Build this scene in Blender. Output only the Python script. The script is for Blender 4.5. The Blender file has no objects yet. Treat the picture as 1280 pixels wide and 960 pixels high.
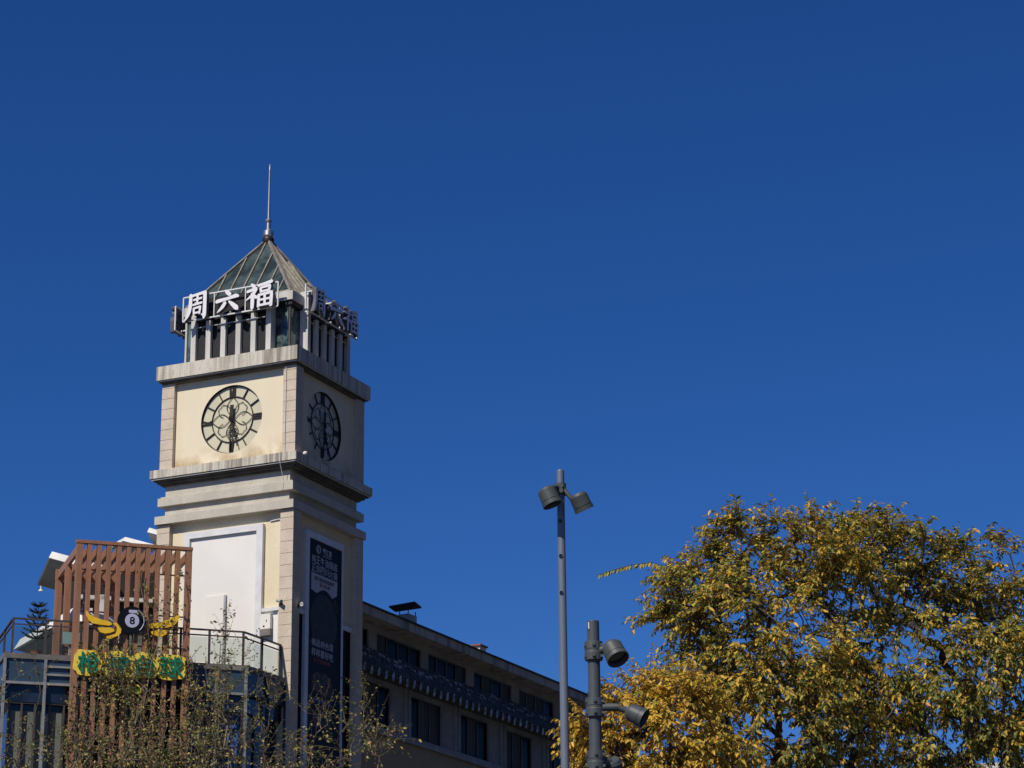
import bpy, math, random
import numpy as np
from mathutils import Vector, Matrix

# ------------------------------------------------------------------ camera, sky, sun, exposure
SC = bpy.context.scene
COL = SC.collection
H = 1.6                                   # eye height above the ground
F, PITCH, ROLL = 3000.0, math.radians(17.728), math.radians(-0.586)
cam_d = bpy.data.cameras.new('camera')
cam = bpy.data.objects.new('camera', cam_d); COL.objects.link(cam)
cam_d.sensor_width = 36.0; cam_d.lens = F / 1280 * 36.0
cam_d.clip_start = 0.5; cam_d.clip_end = 6000
cam.matrix_world = Matrix.Translation((0, 0, H)) @ Matrix.Rotation(math.pi/2 + PITCH, 4, 'X') @ Matrix.Rotation(ROLL, 4, 'Z')
SC.camera = cam

SUN_EL, SUN_AZ = math.radians(47), math.radians(180 + 35)      # azimuth clockwise from +Y
world = bpy.data.worlds.new('World'); SC.world = world; world.use_nodes = True
wn, wl = world.node_tree.nodes, world.node_tree.links
bg = wn['Background']
sky = wn.new('ShaderNodeTexSky'); sky.sky_type = 'NISHITA'; sky.sun_disc = False
sky.sun_elevation = SUN_EL; sky.sun_rotation = SUN_AZ
sky.altitude = 1900; sky.air_density = 1.0; sky.dust_density = 0.0; sky.ozone_density = 10.0
hs = wn.new('ShaderNodeHueSaturation'); hs.inputs['Saturation'].default_value = 1.16; hs.inputs['Hue'].default_value = 0.511
wl.new(sky.outputs['Color'], hs.inputs['Color']); wl.new(hs.outputs['Color'], bg.inputs['Color'])
bg.inputs['Strength'].default_value = 0.08
sd = bpy.data.lights.new('sun', 'SUN'); sd.energy = 4.6; sd.angle = math.radians(0.5); sd.color = (1.0, 0.92, 0.79)
sun = bpy.data.objects.new('sun', sd); COL.objects.link(sun)
sdir = Vector((math.sin(SUN_AZ)*math.cos(SUN_EL), math.cos(SUN_AZ)*math.cos(SUN_EL), math.sin(SUN_EL)))
sun.rotation_euler = sdir.to_track_quat('Z', 'Y').to_euler()
sun.location = (-60, -60, 80)
vs = SC.view_settings
vs.view_transform = 'Standard'; vs.look = 'None'; vs.exposure = 0.0; vs.gamma = 1.0; vs.use_curve_mapping = False

# ------------------------------------------------------------------ frames measured from the photograph
def ray(x, y):
    a, b = x - 640, y - 480
    c, s = math.cos(-ROLL), math.sin(-ROLL)
    X, Y = c*a - s*b, s*a + c*b
    d = (X/F, 1.0, -Y/F)
    return Vector((d[0], d[1]*math.cos(PITCH) - d[2]*math.sin(PITCH), d[1]*math.sin(PITCH) + d[2]*math.cos(PITCH)))
def at(x, y, depth):                       # world point seen at a pixel, a given distance ahead
    d = ray(x, y); return d*(depth/d.y) + Vector((0, 0, H))
class Frame:                               # a rotated building frame; z is measured from eye height
    def __init__(s, ox, oy, ang): s.o = Vector((ox, oy, 0)); s.a = ang; s.ex = Vector((math.cos(ang), math.sin(ang), 0)); s.ey = Vector((-math.sin(ang), math.cos(ang), 0))
    def loc(s, P): d = P - s.o; return Vector((d.dot(s.ex), d.dot(s.ey), P.z - H))
    def w(s, l): return s.o + s.ex*l[0] + s.ey*l[1] + Vector((0, 0, l[2] + H))
    def onY(s, x, y, v): d = ray(x, y); k = (s.o.dot(s.ey) + v)/d.dot(s.ey); return s.loc(d*k + Vector((0, 0, H)))
    def onZ(s, x, y, z): d = ray(x, y); return s.loc(d*(z/d.z) + Vector((0, 0, H)))
T = Frame(-10.81, 100.0, math.radians(-24.443))      # clock tower: left face looks along -y, right face along +x
G = Frame(-10.69, 93.25, math.radians(19.5))         # glass pavilion with the roof terrace

# ------------------------------------------------------------------ helpers
def tag(o, label=None, cat=None, group=None, kind=None):
    if label: o['label'] = label
    if cat: o['category'] = cat
    if group: o['group'] = group
    if kind: o['kind'] = kind
    return o
def empty(name, loc, rz=0.0, label=None, cat=None, group=None):
    o = bpy.data.objects.new(name, None); COL.objects.link(o); o.location = loc; o.rotation_euler = (0, 0, rz)
    o.empty_display_size = 0.3
    return tag(o, label, cat, group)
class MB:
    def __init__(s): s.v = []; s.f = []; s.m = []; s.s = []
    def face(s, pts, m=0, smooth=False):
        n = len(s.v); s.v += [tuple(p) for p in pts]; s.f.append(list(range(n, n+len(pts)))); s.m.append(m); s.s.append(smooth)
    def box(s, x0, x1, y0, y1, z0, z1, m=0):
        P = [(x0,y0,z0),(x1,y0,z0),(x1,y1,z0),(x0,y1,z0),(x0,y0,z1),(x1,y0,z1),(x1,y1,z1),(x0,y1,z1)]
        n = len(s.v); s.v += P
        for q in ((0,3,2,1),(4,5,6,7),(0,1,5,4),(1,2,6,5),(2,3,7,6),(3,0,4,7)):
            s.f.append([n+i for i in q]); s.m.append(m); s.s.append(False)
        return s
    def prism(s, pts, vec, m=0, side=None):         # planar polygon pushed along vec
        pts = [Vector(p) for p in pts]; vec = Vector(vec); n = len(pts)
        nv = Vector((0,0,0))
        for i in range(n):
            a, b = pts[i], pts[(i+1) % n]; nv += a.cross(b)
        if nv.dot(vec) > 0: pts.reverse()
        i0 = len(s.v); s.v += [tuple(p) for p in pts] + [tuple(p + vec) for p in pts]
        s.f.append(list(range(i0, i0+n))); s.f.append([i0+n+i for i in reversed(range(n))]); s.m += [m, m]; s.s += [False, False]
        for i in range(n):
            j = (i+1) % n
            s.f.append([i0+i, i0+n+i, i0+n+j, i0+j]); s.m.append(m if side is None else side); s.s.append(False)
        return s
    def bar(s, a, b, w, h, up=(0,0,1), m=0):         # rectangular bar between two points
        a, b = Vector(a), Vector(b); d = (b-a).normalized(); u = Vector(up)
        r = d.cross(u); r = r.normalized() if r.length > 1e-4 else Vector((1,0,0)); u = r.cross(d).normalized()
        q = [a - r*w/2 - u*h/2, a + r*w/2 - u*h/2, a + r*w/2 + u*h/2, a - r*w/2 + u*h/2]
        return s.prism(q, b - a, m)
    def lathe(s, o, axis, prof, n=16, m=0, smooth=True):   # profile [(h, r)] around an axis
        o = Vector(o); ax = Vector(axis).normalized(); t = Vector((0,0,1)) if abs(ax.z) < .9 else Vector((1,0,0))
        u = ax.cross(t).normalized(); w = ax.cross(u)
        for (h0, r0), (h1, r1) in zip(prof[:-1], prof[1:]):
            i0 = len(s.v)
            for h, r in ((h0, r0), (h1, r1)):
                for k in range(n):
                    a = 2*math.pi*k/n; s.v.append(tuple(o + ax*h + (u*math.cos(a) + w*math.sin(a))*max(r, 1e-4)))
            for k in range(n):
                j = (k+1) % n
                s.f.append([i0+k, i0+n+k, i0+n+j, i0+j]); s.m.append(m); s.s.append(smooth)
        return s
    def rod(s, a, b, r, n=8, m=0, r2=None):
        a, b = Vector(a), Vector(b); L = (b-a).length; r2 = r if r2 is None else r2
        return s.lathe(a, b-a, [(0, 0), (0, r), (L, r2), (L, 0)], n, m)
    def path(s, pts, r, n=6, m=0, closed=False):
        pts = [Vector(p) for p in pts]; k = len(pts)
        for i in range(k if closed else k-1): s.rod(pts[i], pts[(i+1) % k], r, n, m)
        return s
    def add(s, verts, faces, fn, m=0, mfn=None):
        n = len(s.v); s.v += [tuple(fn(v)) for v in verts]
        for f in faces:
            s.f.append([n+i for i in f]); s.m.append(m if mfn is None else mfn([verts[i] for i in f])); s.s.append(False)
        return s
    def build(s, name, mats, parent=None, zoff=H, recenter=False):
        me = bpy.data.meshes.new(name)
        V = np.array(s.v, dtype=float); V[:, 2] += zoff
        loc = (0, 0, 0)
        if recenter:
            c = (V.min(0) + V.max(0))/2; c[2] = V[:, 2].min(); V -= c; loc = tuple(c)
        me.from_pydata(V.tolist(), [], s.f)
        mats = mats if isinstance(mats, (list, tuple)) else [mats]
        for q in mats: me.materials.append(q)
        me.polygons.foreach_set('material_index', s.m); me.polygons.foreach_set('use_smooth', s.s); me.update()
        o = bpy.data.objects.new(name, me); COL.objects.link(o); o.location = loc
        if parent: o.parent = parent
        return o
_glyph = {}
def glyph(ch, off=0.0):                    # outline of one character as a flat mesh (faces of its front only)
    if (ch, off) in _glyph: return _glyph[(ch, off)]
    c = bpy.data.curves.new('tmp', 'FONT'); c.body = ch; c.size = 1; c.offset = off; c.extrude = 0.5; c.resolution_u = 3
    o = bpy.data.objects.new('tmp', c); COL.objects.link(o)
    dg = bpy.context.evaluated_depsgraph_get(); me = bpy.data.meshes.new_from_object(o.evaluated_get(dg))
    V = [tuple(v.co) for v in me.vertices]; Fs = [tuple(p.vertices) for p in me.polygons]
    bpy.data.objects.remove(o); bpy.data.curves.remove(c); bpy.data.meshes.remove(me)
    _glyph[(ch, off)] = (V, Fs); return V, Fs
def put_text(mb, txt, box, org, ex, ey, en, depth, m=0, side=None, off=0.0, gap=0.06):
    """characters of txt side by side in box (u0,u1,v0,v1) on the plane org + u*ex + v*ey, pushed out by en*depth"""
    u0, u1, v0, v1 = box; n = len(txt); w = (u1-u0)/n
    org, ex, ey, en = Vector(org), Vector(ex), Vector(ey), Vector(en)
    for i, ch in enumerate(txt):
        V, Fs = glyph(ch, off)
        xs = [v[0] for v in V]; ys = [v[1] for v in V]; x0, x1, y0, y1 = min(xs), max(xs), min(ys), max(ys)
        g = w*gap
        def fn(v, a=u0+i*w+g, b=u0+(i+1)*w-g):
            return org + ex*(a + (v[0]-x0)/(x1-x0)*(b-a)) + ey*(v0 + (v[1]-y0)/(y1-y0)*(v1-v0)) + en*((v[2]+.5)*depth)
        def mfn(p): return m if side is None or all(q[2] > .49 for q in p) else side
        mb.add(V, Fs, fn, m, mfn)

# ------------------------------------------------------------------ materials
def newmat(name):
    m = bpy.data.materials.new(name); m.use_nodes = True
    return m, m.node_tree.nodes, m.node_tree.links, m.node_tree.nodes['Principled BSDF']
def mat(name, col, rough=.7, metal=0.0, var=.12, scale=1.2, stretch=(1,1,1), col2=None, lo=.4, hi=.65, bump=0.0, bscale=20, spec=.4, fine=0.0):
    m, n, l, b = newmat(name)
    b.inputs['Roughness'].default_value = rough; b.inputs['Metallic'].default_value = metal; b.inputs['Specular IOR Level'].default_value = spec
    tc = n.new('ShaderNodeTexCoord'); mp = n.new('ShaderNodeMapping'); mp.inputs['Scale'].default_value = stretch
    l.new(tc.outputs['Object'], mp.inputs['Vector'])
    nz = n.new('ShaderNodeTexNoise'); nz.inputs['Scale'].default_value = scale; nz.inputs['Detail'].default_value = 6; nz.inputs['Roughness'].default_value = .6
    l.new(mp.outputs['Vector'], nz.inputs['Vector'])
    rp = n.new('ShaderNodeValToRGB'); rp.color_ramp.elements[0].position = lo; rp.color_ramp.elements[1].position = hi
    c2 = col2 or tuple(c*(1-var*2) for c in col)
    rp.color_ramp.elements[0].color = (*c2, 1); rp.color_ramp.elements[1].color = (*col, 1)
    l.new(nz.outputs['Fac'], rp.inputs['Fac'])
    out = rp.outputs['Color']
    if fine:
        n2 = n.new('ShaderNodeTexNoise'); n2.inputs['Scale'].default_value = 14; n2.inputs['Detail'].default_value = 5
        l.new(tc.outputs['Object'], n2.inputs['Vector'])
        mr = n.new('ShaderNodeMapRange'); mr.inputs['From Min'].default_value = .3; mr.inputs['From Max'].default_value = .7; mr.inputs['To Min'].default_value = 1-fine; mr.inputs['To Max'].default_value = 1+fine*.4
        l.new(n2.outputs['Fac'], mr.inputs['Value'])
        vm = n.new('ShaderNodeVectorMath'); vm.operation = 'SCALE'; l.new(out, vm.inputs[0]); l.new(mr.outputs['Result'], vm.inputs['Scale']); out = vm.outputs['Vector']
    l.new(out, b.inputs['Base Color'])
    if bump:
        n3 = n.new('ShaderNodeTexNoise'); n3.inputs['Scale'].default_value = bscale; n3.inputs['Detail'].default_value = 4
        l.new(tc.outputs['Object'], n3.inputs['Vector'])
        bp = n.new('ShaderNodeBump'); bp.inputs['Strength'].default_value = bump; bp.inputs['Distance'].default_value = .03
        l.new(n3.outputs['Fac'], bp.inputs['Height']); l.new(bp.outputs['Normal'], b.inputs['Normal'])
    return m
def glass_mat(name, tint, clear=.75, rough=.03):
    m, n, l, b = newmat(name)
    b.inputs['Base Color'].default_value = (*tint, 1); b.inputs['Roughness'].default_value = rough; b.inputs['Specular IOR Level'].default_value = .6
    tr = n.new('ShaderNodeBsdfTransparent'); tr.inputs['Color'].default_value = (.93, .97, .95, 1)
    mx = n.new('ShaderNodeMixShader'); mx.inputs['Fac'].default_value = clear
    l.new(b.outputs['BSDF'], mx.inputs[1]); l.new(tr.outputs['BSDF'], mx.inputs[2]); l.new(mx.outputs['Shader'], n['Material Output'].inputs['Surface'])
    return m
def leaf_mat(name, transl=.35, rough=.5):
    m, n, l, b = newmat(name)
    at_ = n.new('ShaderNodeAttribute'); at_.attribute_name = 'leaf_colour'
    b.inputs['Roughness'].default_value = rough; b.inputs['Specular IOR Level'].default_value = .35
    l.new(at_.outputs['Color'], b.inputs['Base Color'])
    t = n.new('ShaderNodeBsdfTranslucent'); l.new(at_.outputs['Color'], t.inputs['Color'])
    mx = n.new('ShaderNodeMixShader'); mx.inputs['Fac'].default_value = transl
    l.new(b.outputs['BSDF'], mx.inputs[1]); l.new(t.outputs['BSDF'], mx.inputs[2]); l.new(mx.outputs['Shader'], n['Material Output'].inputs['Surface'])
    return m
def mixcol(n, l, fac, a, b):
    m = n.new('ShaderNodeMix'); m.data_type = 'RGBA'
    if isinstance(fac, float): m.inputs['Factor'].default_value = fac
    else: l.new(fac, m.inputs['Factor'])
    for k, v in (('A', a), ('B', b)):
        sock = [q for q in m.inputs if q.name == k and q.type == 'RGBA'][0]
        if isinstance(v, tuple): sock.default_value = (*v, 1)
        else: l.new(v, sock)
    return [q for q in m.outputs if q.type == 'RGBA'][0]
def noise(n, l, scale, stretch=(1,1,1), lo=.4, hi=.6, detail=6, off=(0,0,0)):
    tc = n.new('ShaderNodeTexCoord'); mp = n.new('ShaderNodeMapping'); mp.inputs['Scale'].default_value = stretch; mp.inputs['Location'].default_value = off
    l.new(tc.outputs['Object'], mp.inputs['Vector']); nz = n.new('ShaderNodeTexNoise'); nz.inputs['Scale'].default_value = scale; nz.inputs['Detail'].default_value = detail
    l.new(mp.outputs['Vector'], nz.inputs['Vector']); mr = n.new('ShaderNodeMapRange'); mr.inputs['From Min'].default_value = lo; mr.inputs['From Max'].default_value = hi
    l.new(nz.outputs['Fac'], mr.inputs['Value']); return mr.outputs['Result']
def stone_mat():                            # pale cast stone with rain streaks of uneven width, bunched in places
    m, n, l, b = newmat('rain streaked stone'); b.inputs['Roughness'].default_value = .85
    mul = n.new('ShaderNodeMath'); mul.operation = 'MULTIPLY'
    l.new(noise(n, l, 5.5, (1,1,.05), .40, .62, 8), mul.inputs[0]); l.new(noise(n, l, .8, (1,1,.3), .36, .60), mul.inputs[1])
    c = mixcol(n, l, mul.outputs[0], (.60,.565,.49), (.24,.215,.18))
    c = mixcol(n, l, noise(n, l, 14, (1,1,.12), .55, .75, 4), c, (.33,.30,.25))
    l.new(c, b.inputs['Base Color'])
    bp = n.new('ShaderNodeBump'); bp.inputs['Strength'].default_value = .3; bp.inputs['Distance'].default_value = .02; l.new(noise(n, l, 22), bp.inputs['Height']); l.new(bp.outputs['Normal'], b.inputs['Normal'])
    return m
def stain_mat():                            # cream stucco with an ochre damp stain climbing unevenly from the cornice
    m, n, l, b = newmat('cream stucco with damp stain'); b.inputs['Roughness'].default_value = .9
    tc = n.new('ShaderNodeTexCoord'); sp = n.new('ShaderNodeSeparateXYZ'); l.new(tc.outputs['Object'], sp.inputs[0])
    mr = n.new('ShaderNodeMapRange'); mr.inputs['From Min'].default_value = 30.35; mr.inputs['From Max'].default_value = 29.3; l.new(sp.outputs['Z'], mr.inputs['Value'])
    mul = n.new('ShaderNodeMath'); mul.operation = 'MULTIPLY'; mul.use_clamp = True; l.new(mr.outputs['Result'], mul.inputs[0]); l.new(noise(n, l, 1.5, (1,1,1.1), .36, .62, 10), mul.inputs[1])
    base = mixcol(n, l, noise(n, l, .5, (2,2,.5)), (.74,.665,.505), (.71,.63,.475))
    c = mixcol(n, l, mul.outputs[0], base, (.36,.25,.115))
    l.new(c, b.inputs['Base Color']); return m
M = dict(
    stone=stone_mat(),
    band=mat('grey stone band', (.53,.50,.43), .85, col2=(.45,.42,.36), scale=1.4, stretch=(1,1,.5), lo=.35, hi=.6, bump=.25, fine=.1),
    cream=mat('cream stucco', (.74,.655,.475), .9, col2=(.69,.60,.43), scale=.5, stretch=(1.5,1.5,.5), fine=.06, bump=.15, bscale=40),
    stained=stain_mat(),
    quoin=mat('pinkish stone blocks', (.60,.52,.43), .85, col2=(.54,.46,.37), scale=1.8, bump=.25, fine=.12),
    white=mat('white painted panel', (.76,.745,.72), .6, col2=(.72,.705,.68), scale=.5),
    frame=mat('pale aluminium trim', (.70,.71,.73), .45, var=.06, scale=2),
    fin=mat('light grey fin cladding', (.60,.60,.60), .6, col2=(.47,.46,.44), scale=1.0, stretch=(2,2,.3), fine=.08),
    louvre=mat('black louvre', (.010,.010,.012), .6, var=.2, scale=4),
    darkmetal=mat('dark bronze metal', (.035,.03,.028), .5, metal=.3, var=.2, scale=6),
    dial=mat('opal dial glass', (.62,.58,.42), .4, col2=(.56,.53,.40), scale=2),
    roofglass=mat('green tinted roof glass', (.085,.12,.11), .12, var=.35, scale=1.2, spec=.7),
    rib=mat('bronze roof ribs', (.34,.31,.265), .5, metal=.2, var=.2, scale=3),
    cornerglass=mat('teal tinted glass', (.13,.20,.195), .08, col2=(.012,.025,.03), scale=2.2, stretch=(1,1,.7), lo=.40, hi=.62, spec=.5),  # pale and dark noise patches stand in for sunlit glass and reflections
    steel=mat('brushed steel', (.55,.55,.56), .35, metal=.9, var=.1, scale=3),
    letter=mat('white acrylic letter face', (.78,.77,.82), .4, var=.02, scale=2),
    letterside=mat('violet grey letter side', (.11,.10,.13), .5, var=.15, scale=4),
    greyframe=mat('grey painted steel', (.42,.43,.44), .5, var=.12, scale=4),
    navy=mat('navy banner vinyl', (.014,.014,.030), .6, var=.1, scale=2, spec=.15),
    print_white=mat('white print', (.50,.50,.56), .6, var=.04, scale=3),
    print_red=mat('red print', (.30,.06,.06), .6, var=.1, scale=5),
    print_dark=mat('dark red print', (.16,.05,.07), .6, var=.1, scale=5),
    print_blue=mat('blue print', (.10,.16,.42), .6, var=.1, scale=5),
    print_food=mat('printed food picture', (.17,.07,.05), .6, col2=(.03,.02,.03), scale=3.5, lo=.42, hi=.62, fine=.4),
    print_pot=mat('printed hotpot picture', (.06,.035,.03), .6, col2=(.022,.018,.022), scale=2.5, lo=.42, hi=.62, fine=.4),
    tan=mat('tan stucco', (.36,.29,.19), .9, col2=(.31,.25,.165), scale=.7, fine=.08),
    wallgrey=mat('grey beige render', (.35,.315,.27), .9, col2=(.24,.22,.2), scale=.8, fine=.1),
    pilgrey=mat('blue grey render', (.32,.315,.315), .9, col2=(.22,.22,.235), scale=.8, fine=.1),
    fascia=mat('stained roof fascia', (.42,.385,.34), .8, col2=(.20,.18,.165), scale=1.3, stretch=(1.4,1.4,.12), lo=.38, hi=.52),
    roofing=mat('dark roofing edge', (.05,.05,.055), .8, var=.2, scale=3),
    tile=mat('grey clay tiles', (.14,.135,.135), .8, col2=(.05,.05,.052), scale=5, lo=.35, hi=.65, fine=.3),
    tilecap=mat('white plaster tile ends', (.62,.61,.60), .8, col2=(.2,.2,.2), scale=6, lo=.4, hi=.6),
    winglass=mat('dark window glass', (.012,.014,.018), .2, var=.4, scale=.7, spec=.03),
    curtain=mat('dim grey curtain', (.10,.105,.12), .9, var=.3, scale=3, stretch=(3,3,.1)),
    winframe=mat('black window frame', (.02,.02,.022), .5, var=.1, scale=4),
    sill=mat('grey stone sill', (.36,.36,.37), .8, col2=(.27,.27,.28), scale=2, fine=.1),
    brown=mat('brown timber-look metal', (.36,.178,.103), .55, col2=(.28,.135,.076), scale=2.5, stretch=(3,3,.25), fine=.12),
    railmetal=mat('grey brown rail', (.105,.09,.082), .5, metal=.3, var=.15, scale=4),
    mullion=mat('silver mullion', (.36,.36,.36), .45, metal=.3, var=.12, scale=2),
    slab=mat('grey metal slab edge', (.20,.185,.18), .6, var=.15, scale=2, fine=.1),
    spandrel=mat('slate blue spandrel glass', (.042,.075,.115), .25, col2=(.038,.066,.10), scale=.5, spec=.3),
    lowglass=mat('deep blue glass', (.025,.042,.065), .06, var=.3, scale=.6, spec=.4),
    blind=mat('olive grey blind', (.17,.185,.155), .8, var=.15, scale=1, stretch=(2,2,.2)),
    bluefilm=mat('blue window film', (.10,.22,.62), .5, var=.1, scale=4),
    clear=glass_mat('clear balustrade glass', (.05,.06,.06), .86),
    frost=mat('frosted pale teal panel', (.30,.44,.45), .5, var=.05, scale=3),
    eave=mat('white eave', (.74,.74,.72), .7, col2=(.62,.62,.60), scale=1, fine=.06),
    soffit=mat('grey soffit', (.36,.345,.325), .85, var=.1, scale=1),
    slat=mat('grey slatted wall', (.38,.36,.335), .85, col2=(.2,.19,.18), scale=1.0, stretch=(.6,.6,14), lo=.4, hi=.6),
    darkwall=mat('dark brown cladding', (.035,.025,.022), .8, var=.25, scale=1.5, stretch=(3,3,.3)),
    yellow=mat('yellow sign enamel', (.88,.58,.03), .45, col2=(.80,.48,.025), scale=3),
    yellow2=mat('pale yellow sign plate', (.88,.70,.11), .5, col2=(.82,.58,.06), scale=4),
    green=mat('green sign letter', (.006,.22,.13), .45, var=.12, scale=4),
    lime=mat('lime green sign letter', (.08,.28,.03), .5, var=.12, scale=4),
    black=mat('gloss black enamel', (.010,.010,.014), .35, var=.1, scale=3, spec=.2),
    lilac=mat('pale lilac enamel', (.50,.50,.68), .4, var=.04, scale=3),
    galv=mat('galvanised pole grey', (.155,.18,.235), .45, col2=(.135,.16,.21), scale=2, stretch=(2,2,.3), metal=.15, fine=.05),
    polegrey=mat('slate grey powder coat', (.066,.078,.09), .5, col2=(.056,.066,.077), scale=4, fine=.08),
    canblack=mat('dark grey powder coat', (.07,.08,.084), .5, var=.1, scale=5, fine=.08),
    lens=mat('lamp lens', (.02,.02,.022), .08, var=.1, scale=8, spec=.7),
    bark=mat('grey brown bark', (.085,.07,.056), .9, col2=(.05,.042,.035), scale=5, stretch=(3,3,.6), bump=.5),
    twig=mat('pale twig bark', (.22,.17,.115), .85, col2=(.13,.10,.07), scale=8, stretch=(3,3,.6)),
    leaf=leaf_mat('autumn leaf', .40), vineleaf=leaf_mat('small vine leaf', .22),
    asphalt=mat('plaza asphalt', (.06,.06,.06), .9, var=.1, scale=.8, fine=.15),
    paving=mat('plaza paving', (.085,.08,.075), .85, var=.12, scale=1.2, fine=.12),
    plant=mat('dark conifer needles', (.03,.03,.026), .8, var=.3, scale=8),
    pot=mat('terracotta pot', (.25,.11,.07), .8, var=.1, scale=4),
    pale=mat('pale rendered wall', (.62,.58,.57), .85, col2=(.52,.48,.47), scale=.6, fine=.06),
    blockerwall=mat('dark brown sky blocker', (.085,.062,.045), .9, var=.15, scale=1, fine=.15),
    shademould=mat('shade darkened stone moulding', (.16,.145,.12), .9, var=.2, scale=2, stretch=(1,1,.3), fine=.2),  # shade under the cornices put into the colour of the mouldings
    wire=mat('white cable', (.7,.7,.7), .5, var=.03, scale=5),
)

# ------------------------------------------------------------------ ground
g = MB(); g.face([(-2500,-2500,0),(2500,-2500,0),(2500,2500,0),(-2500,2500,0)])
tag(g.build('ground', M['asphalt'], zoff=0), kind='structure')
g = MB(); g.face([(-30,-10,.004),(30,-10,.004),(30,84,.004),(-30,84,.004)])
tag(g.build('plaza', M['paving'], zoff=0), kind='structure')

# ------------------------------------------------------------------ clock tower
tw = empty('clock_tower', (T.o.x, T.o.y, 0), T.a, 'tall cream stone clock tower with pyramid glass roof and steel spire', 'clock tower')
def ring_box(mb, hx, hy, z0, z1): mb.box(-hx, hx, -hy, hy, z0, z1)
def part(mb, name, m, parent=None): return mb.build(name, m, parent or tw)
# lower shaft walls
b = MB(); b.box(-2.95, 3.0, -2.83, 2.95, -H, 25.45); part(b, 'shaft', M['cream'])
# corner piers of coursed blocks: lower and upper stage
def pier(cx, cy, w, z0, z1, course):
    mb = MB(); mb.box(cx-w/2+.014, cx+w/2-.014, cy-w/2+.014, cy+w/2-.014, z0, z1-.002)
    z = z0
    while z < z1 - .05:
        t = min(z+course, z1); mb.box(cx-w/2, cx+w/2, cy-w/2, cy+w/2, z+.012, t-.012); z = t
    return mb
for sx in (-1, 1):
    for sy in (-1, 1):
        part(pier(sx*3.0 , sy*2.745, .62, 8.0, 25.36, .50), 'corner_pier', M['quoin'])
        part(pier(sx*3.0, sy*2.73, .62, 27.75, 31.62, .46), 'corner_pier', M['quoin'])
b = MB()
for sx in (-1, 1):
    for sy in (-1, 1): b = MB(); b.box(sx*3.0-.34, sx*3.0+.34, sy*2.745-.34, sy*2.745+.34, -H, 8.0); part(b, 'pier_plinth', M['quoin'])
# string courses below the clock
b = MB(); ring_box(b, 3.366, 3.192, 25.38, 25.73); part(b, 'string_course', M['band'])
b = MB(); ring_box(b, 3.02, 2.93, 25.732, 26.178); part(b, 'frieze', M['band'])
b = MB(); ring_box(b, 3.289, 3.119, 26.18, 26.53); ring_box(b, 3.2, 3.03, 26.532, 26.60); part(b, 'string_course', M['band'])
b = MB(); ring_box(b, 3.03, 2.92, 26.602, 27.07); part(b, 'frieze', M['band'])
b = MB(); ring_box(b, 3.565, 3.381, 27.37, 27.73); low = part(b, 'lower_cornice', M['stone']); b = MB(); ring_box(b, 3.44, 3.25, 27.26, 27.368); ring_box(b, 3.32, 3.14, 27.16, 27.258); ring_box(b, 3.18, 3.02, 27.072, 27.158); part(b, 'moulding', M['shademould'], low)
# clock stage: walls with round recesses
def clock_wall(fn, half, z0, z1, cu, cz, R, depth):
    """wall panel with a round opening; fn(u, out, z) -> local point"""
    mb = MB(); n = 72; out = []; inn = []
    angs = sorted([2*math.pi*k/n for k in range(n)] + [math.atan2(z-cz, u-cu) % (2*math.pi) for u in (-half, half) for z in (z0, z1)])
    for a in angs:
        c, s = math.cos(a), math.sin(a)
        k = min([((half if c > 0 else -half)-cu)/c if abs(c) > 1e-6 else 1e9, ((z1 if s > 0 else z0)-cz)/s if abs(s) > 1e-6 else 1e9])
        out.append((cu+k*c, cz+k*s)); inn.append((cu+R*c, cz+R*s))
    N = len(angs)
    for i in range(N):
        j = (i+1) % N
        mb.face([fn(out[i][0], 0, out[i][1]), fn(out[j][0], 0, out[j][1]), fn(inn[j][0], 0, inn[j][1]), fn(inn[i][0], 0, inn[i][1])])
        mb.face([fn(inn[i][0], 0, inn[i][1]), fn(inn[j][0], 0, inn[j][1]), fn(inn[j][0], -depth, inn[j][1]), fn(inn[i][0], -depth, inn[i][1])], 1)
    return mb
CZ, CR = 29.70, 1.50
faces = [  # name, point function (u along the face as seen from outside, out = outwards)
    ('left', lambda u, o, z: (u, -2.85-o, z), 2.70, .08),
    ('right', lambda u, o, z: (3.08+o, u, z), 2.45, -.14),
    ('back', lambda u, o, z: (-u, 2.85+o, z), 2.70, .0),
    ('backleft', lambda u, o, z: (-3.08-o, -u, z), 2.45, .0)]
DEP = .13
def stained_strip(): pass
b = MB(); b.box(-2.80, 2.80, -2.58, 2.58, 27.73, 31.7); part(b, 'clock_stage_core', M['cream'])
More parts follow.
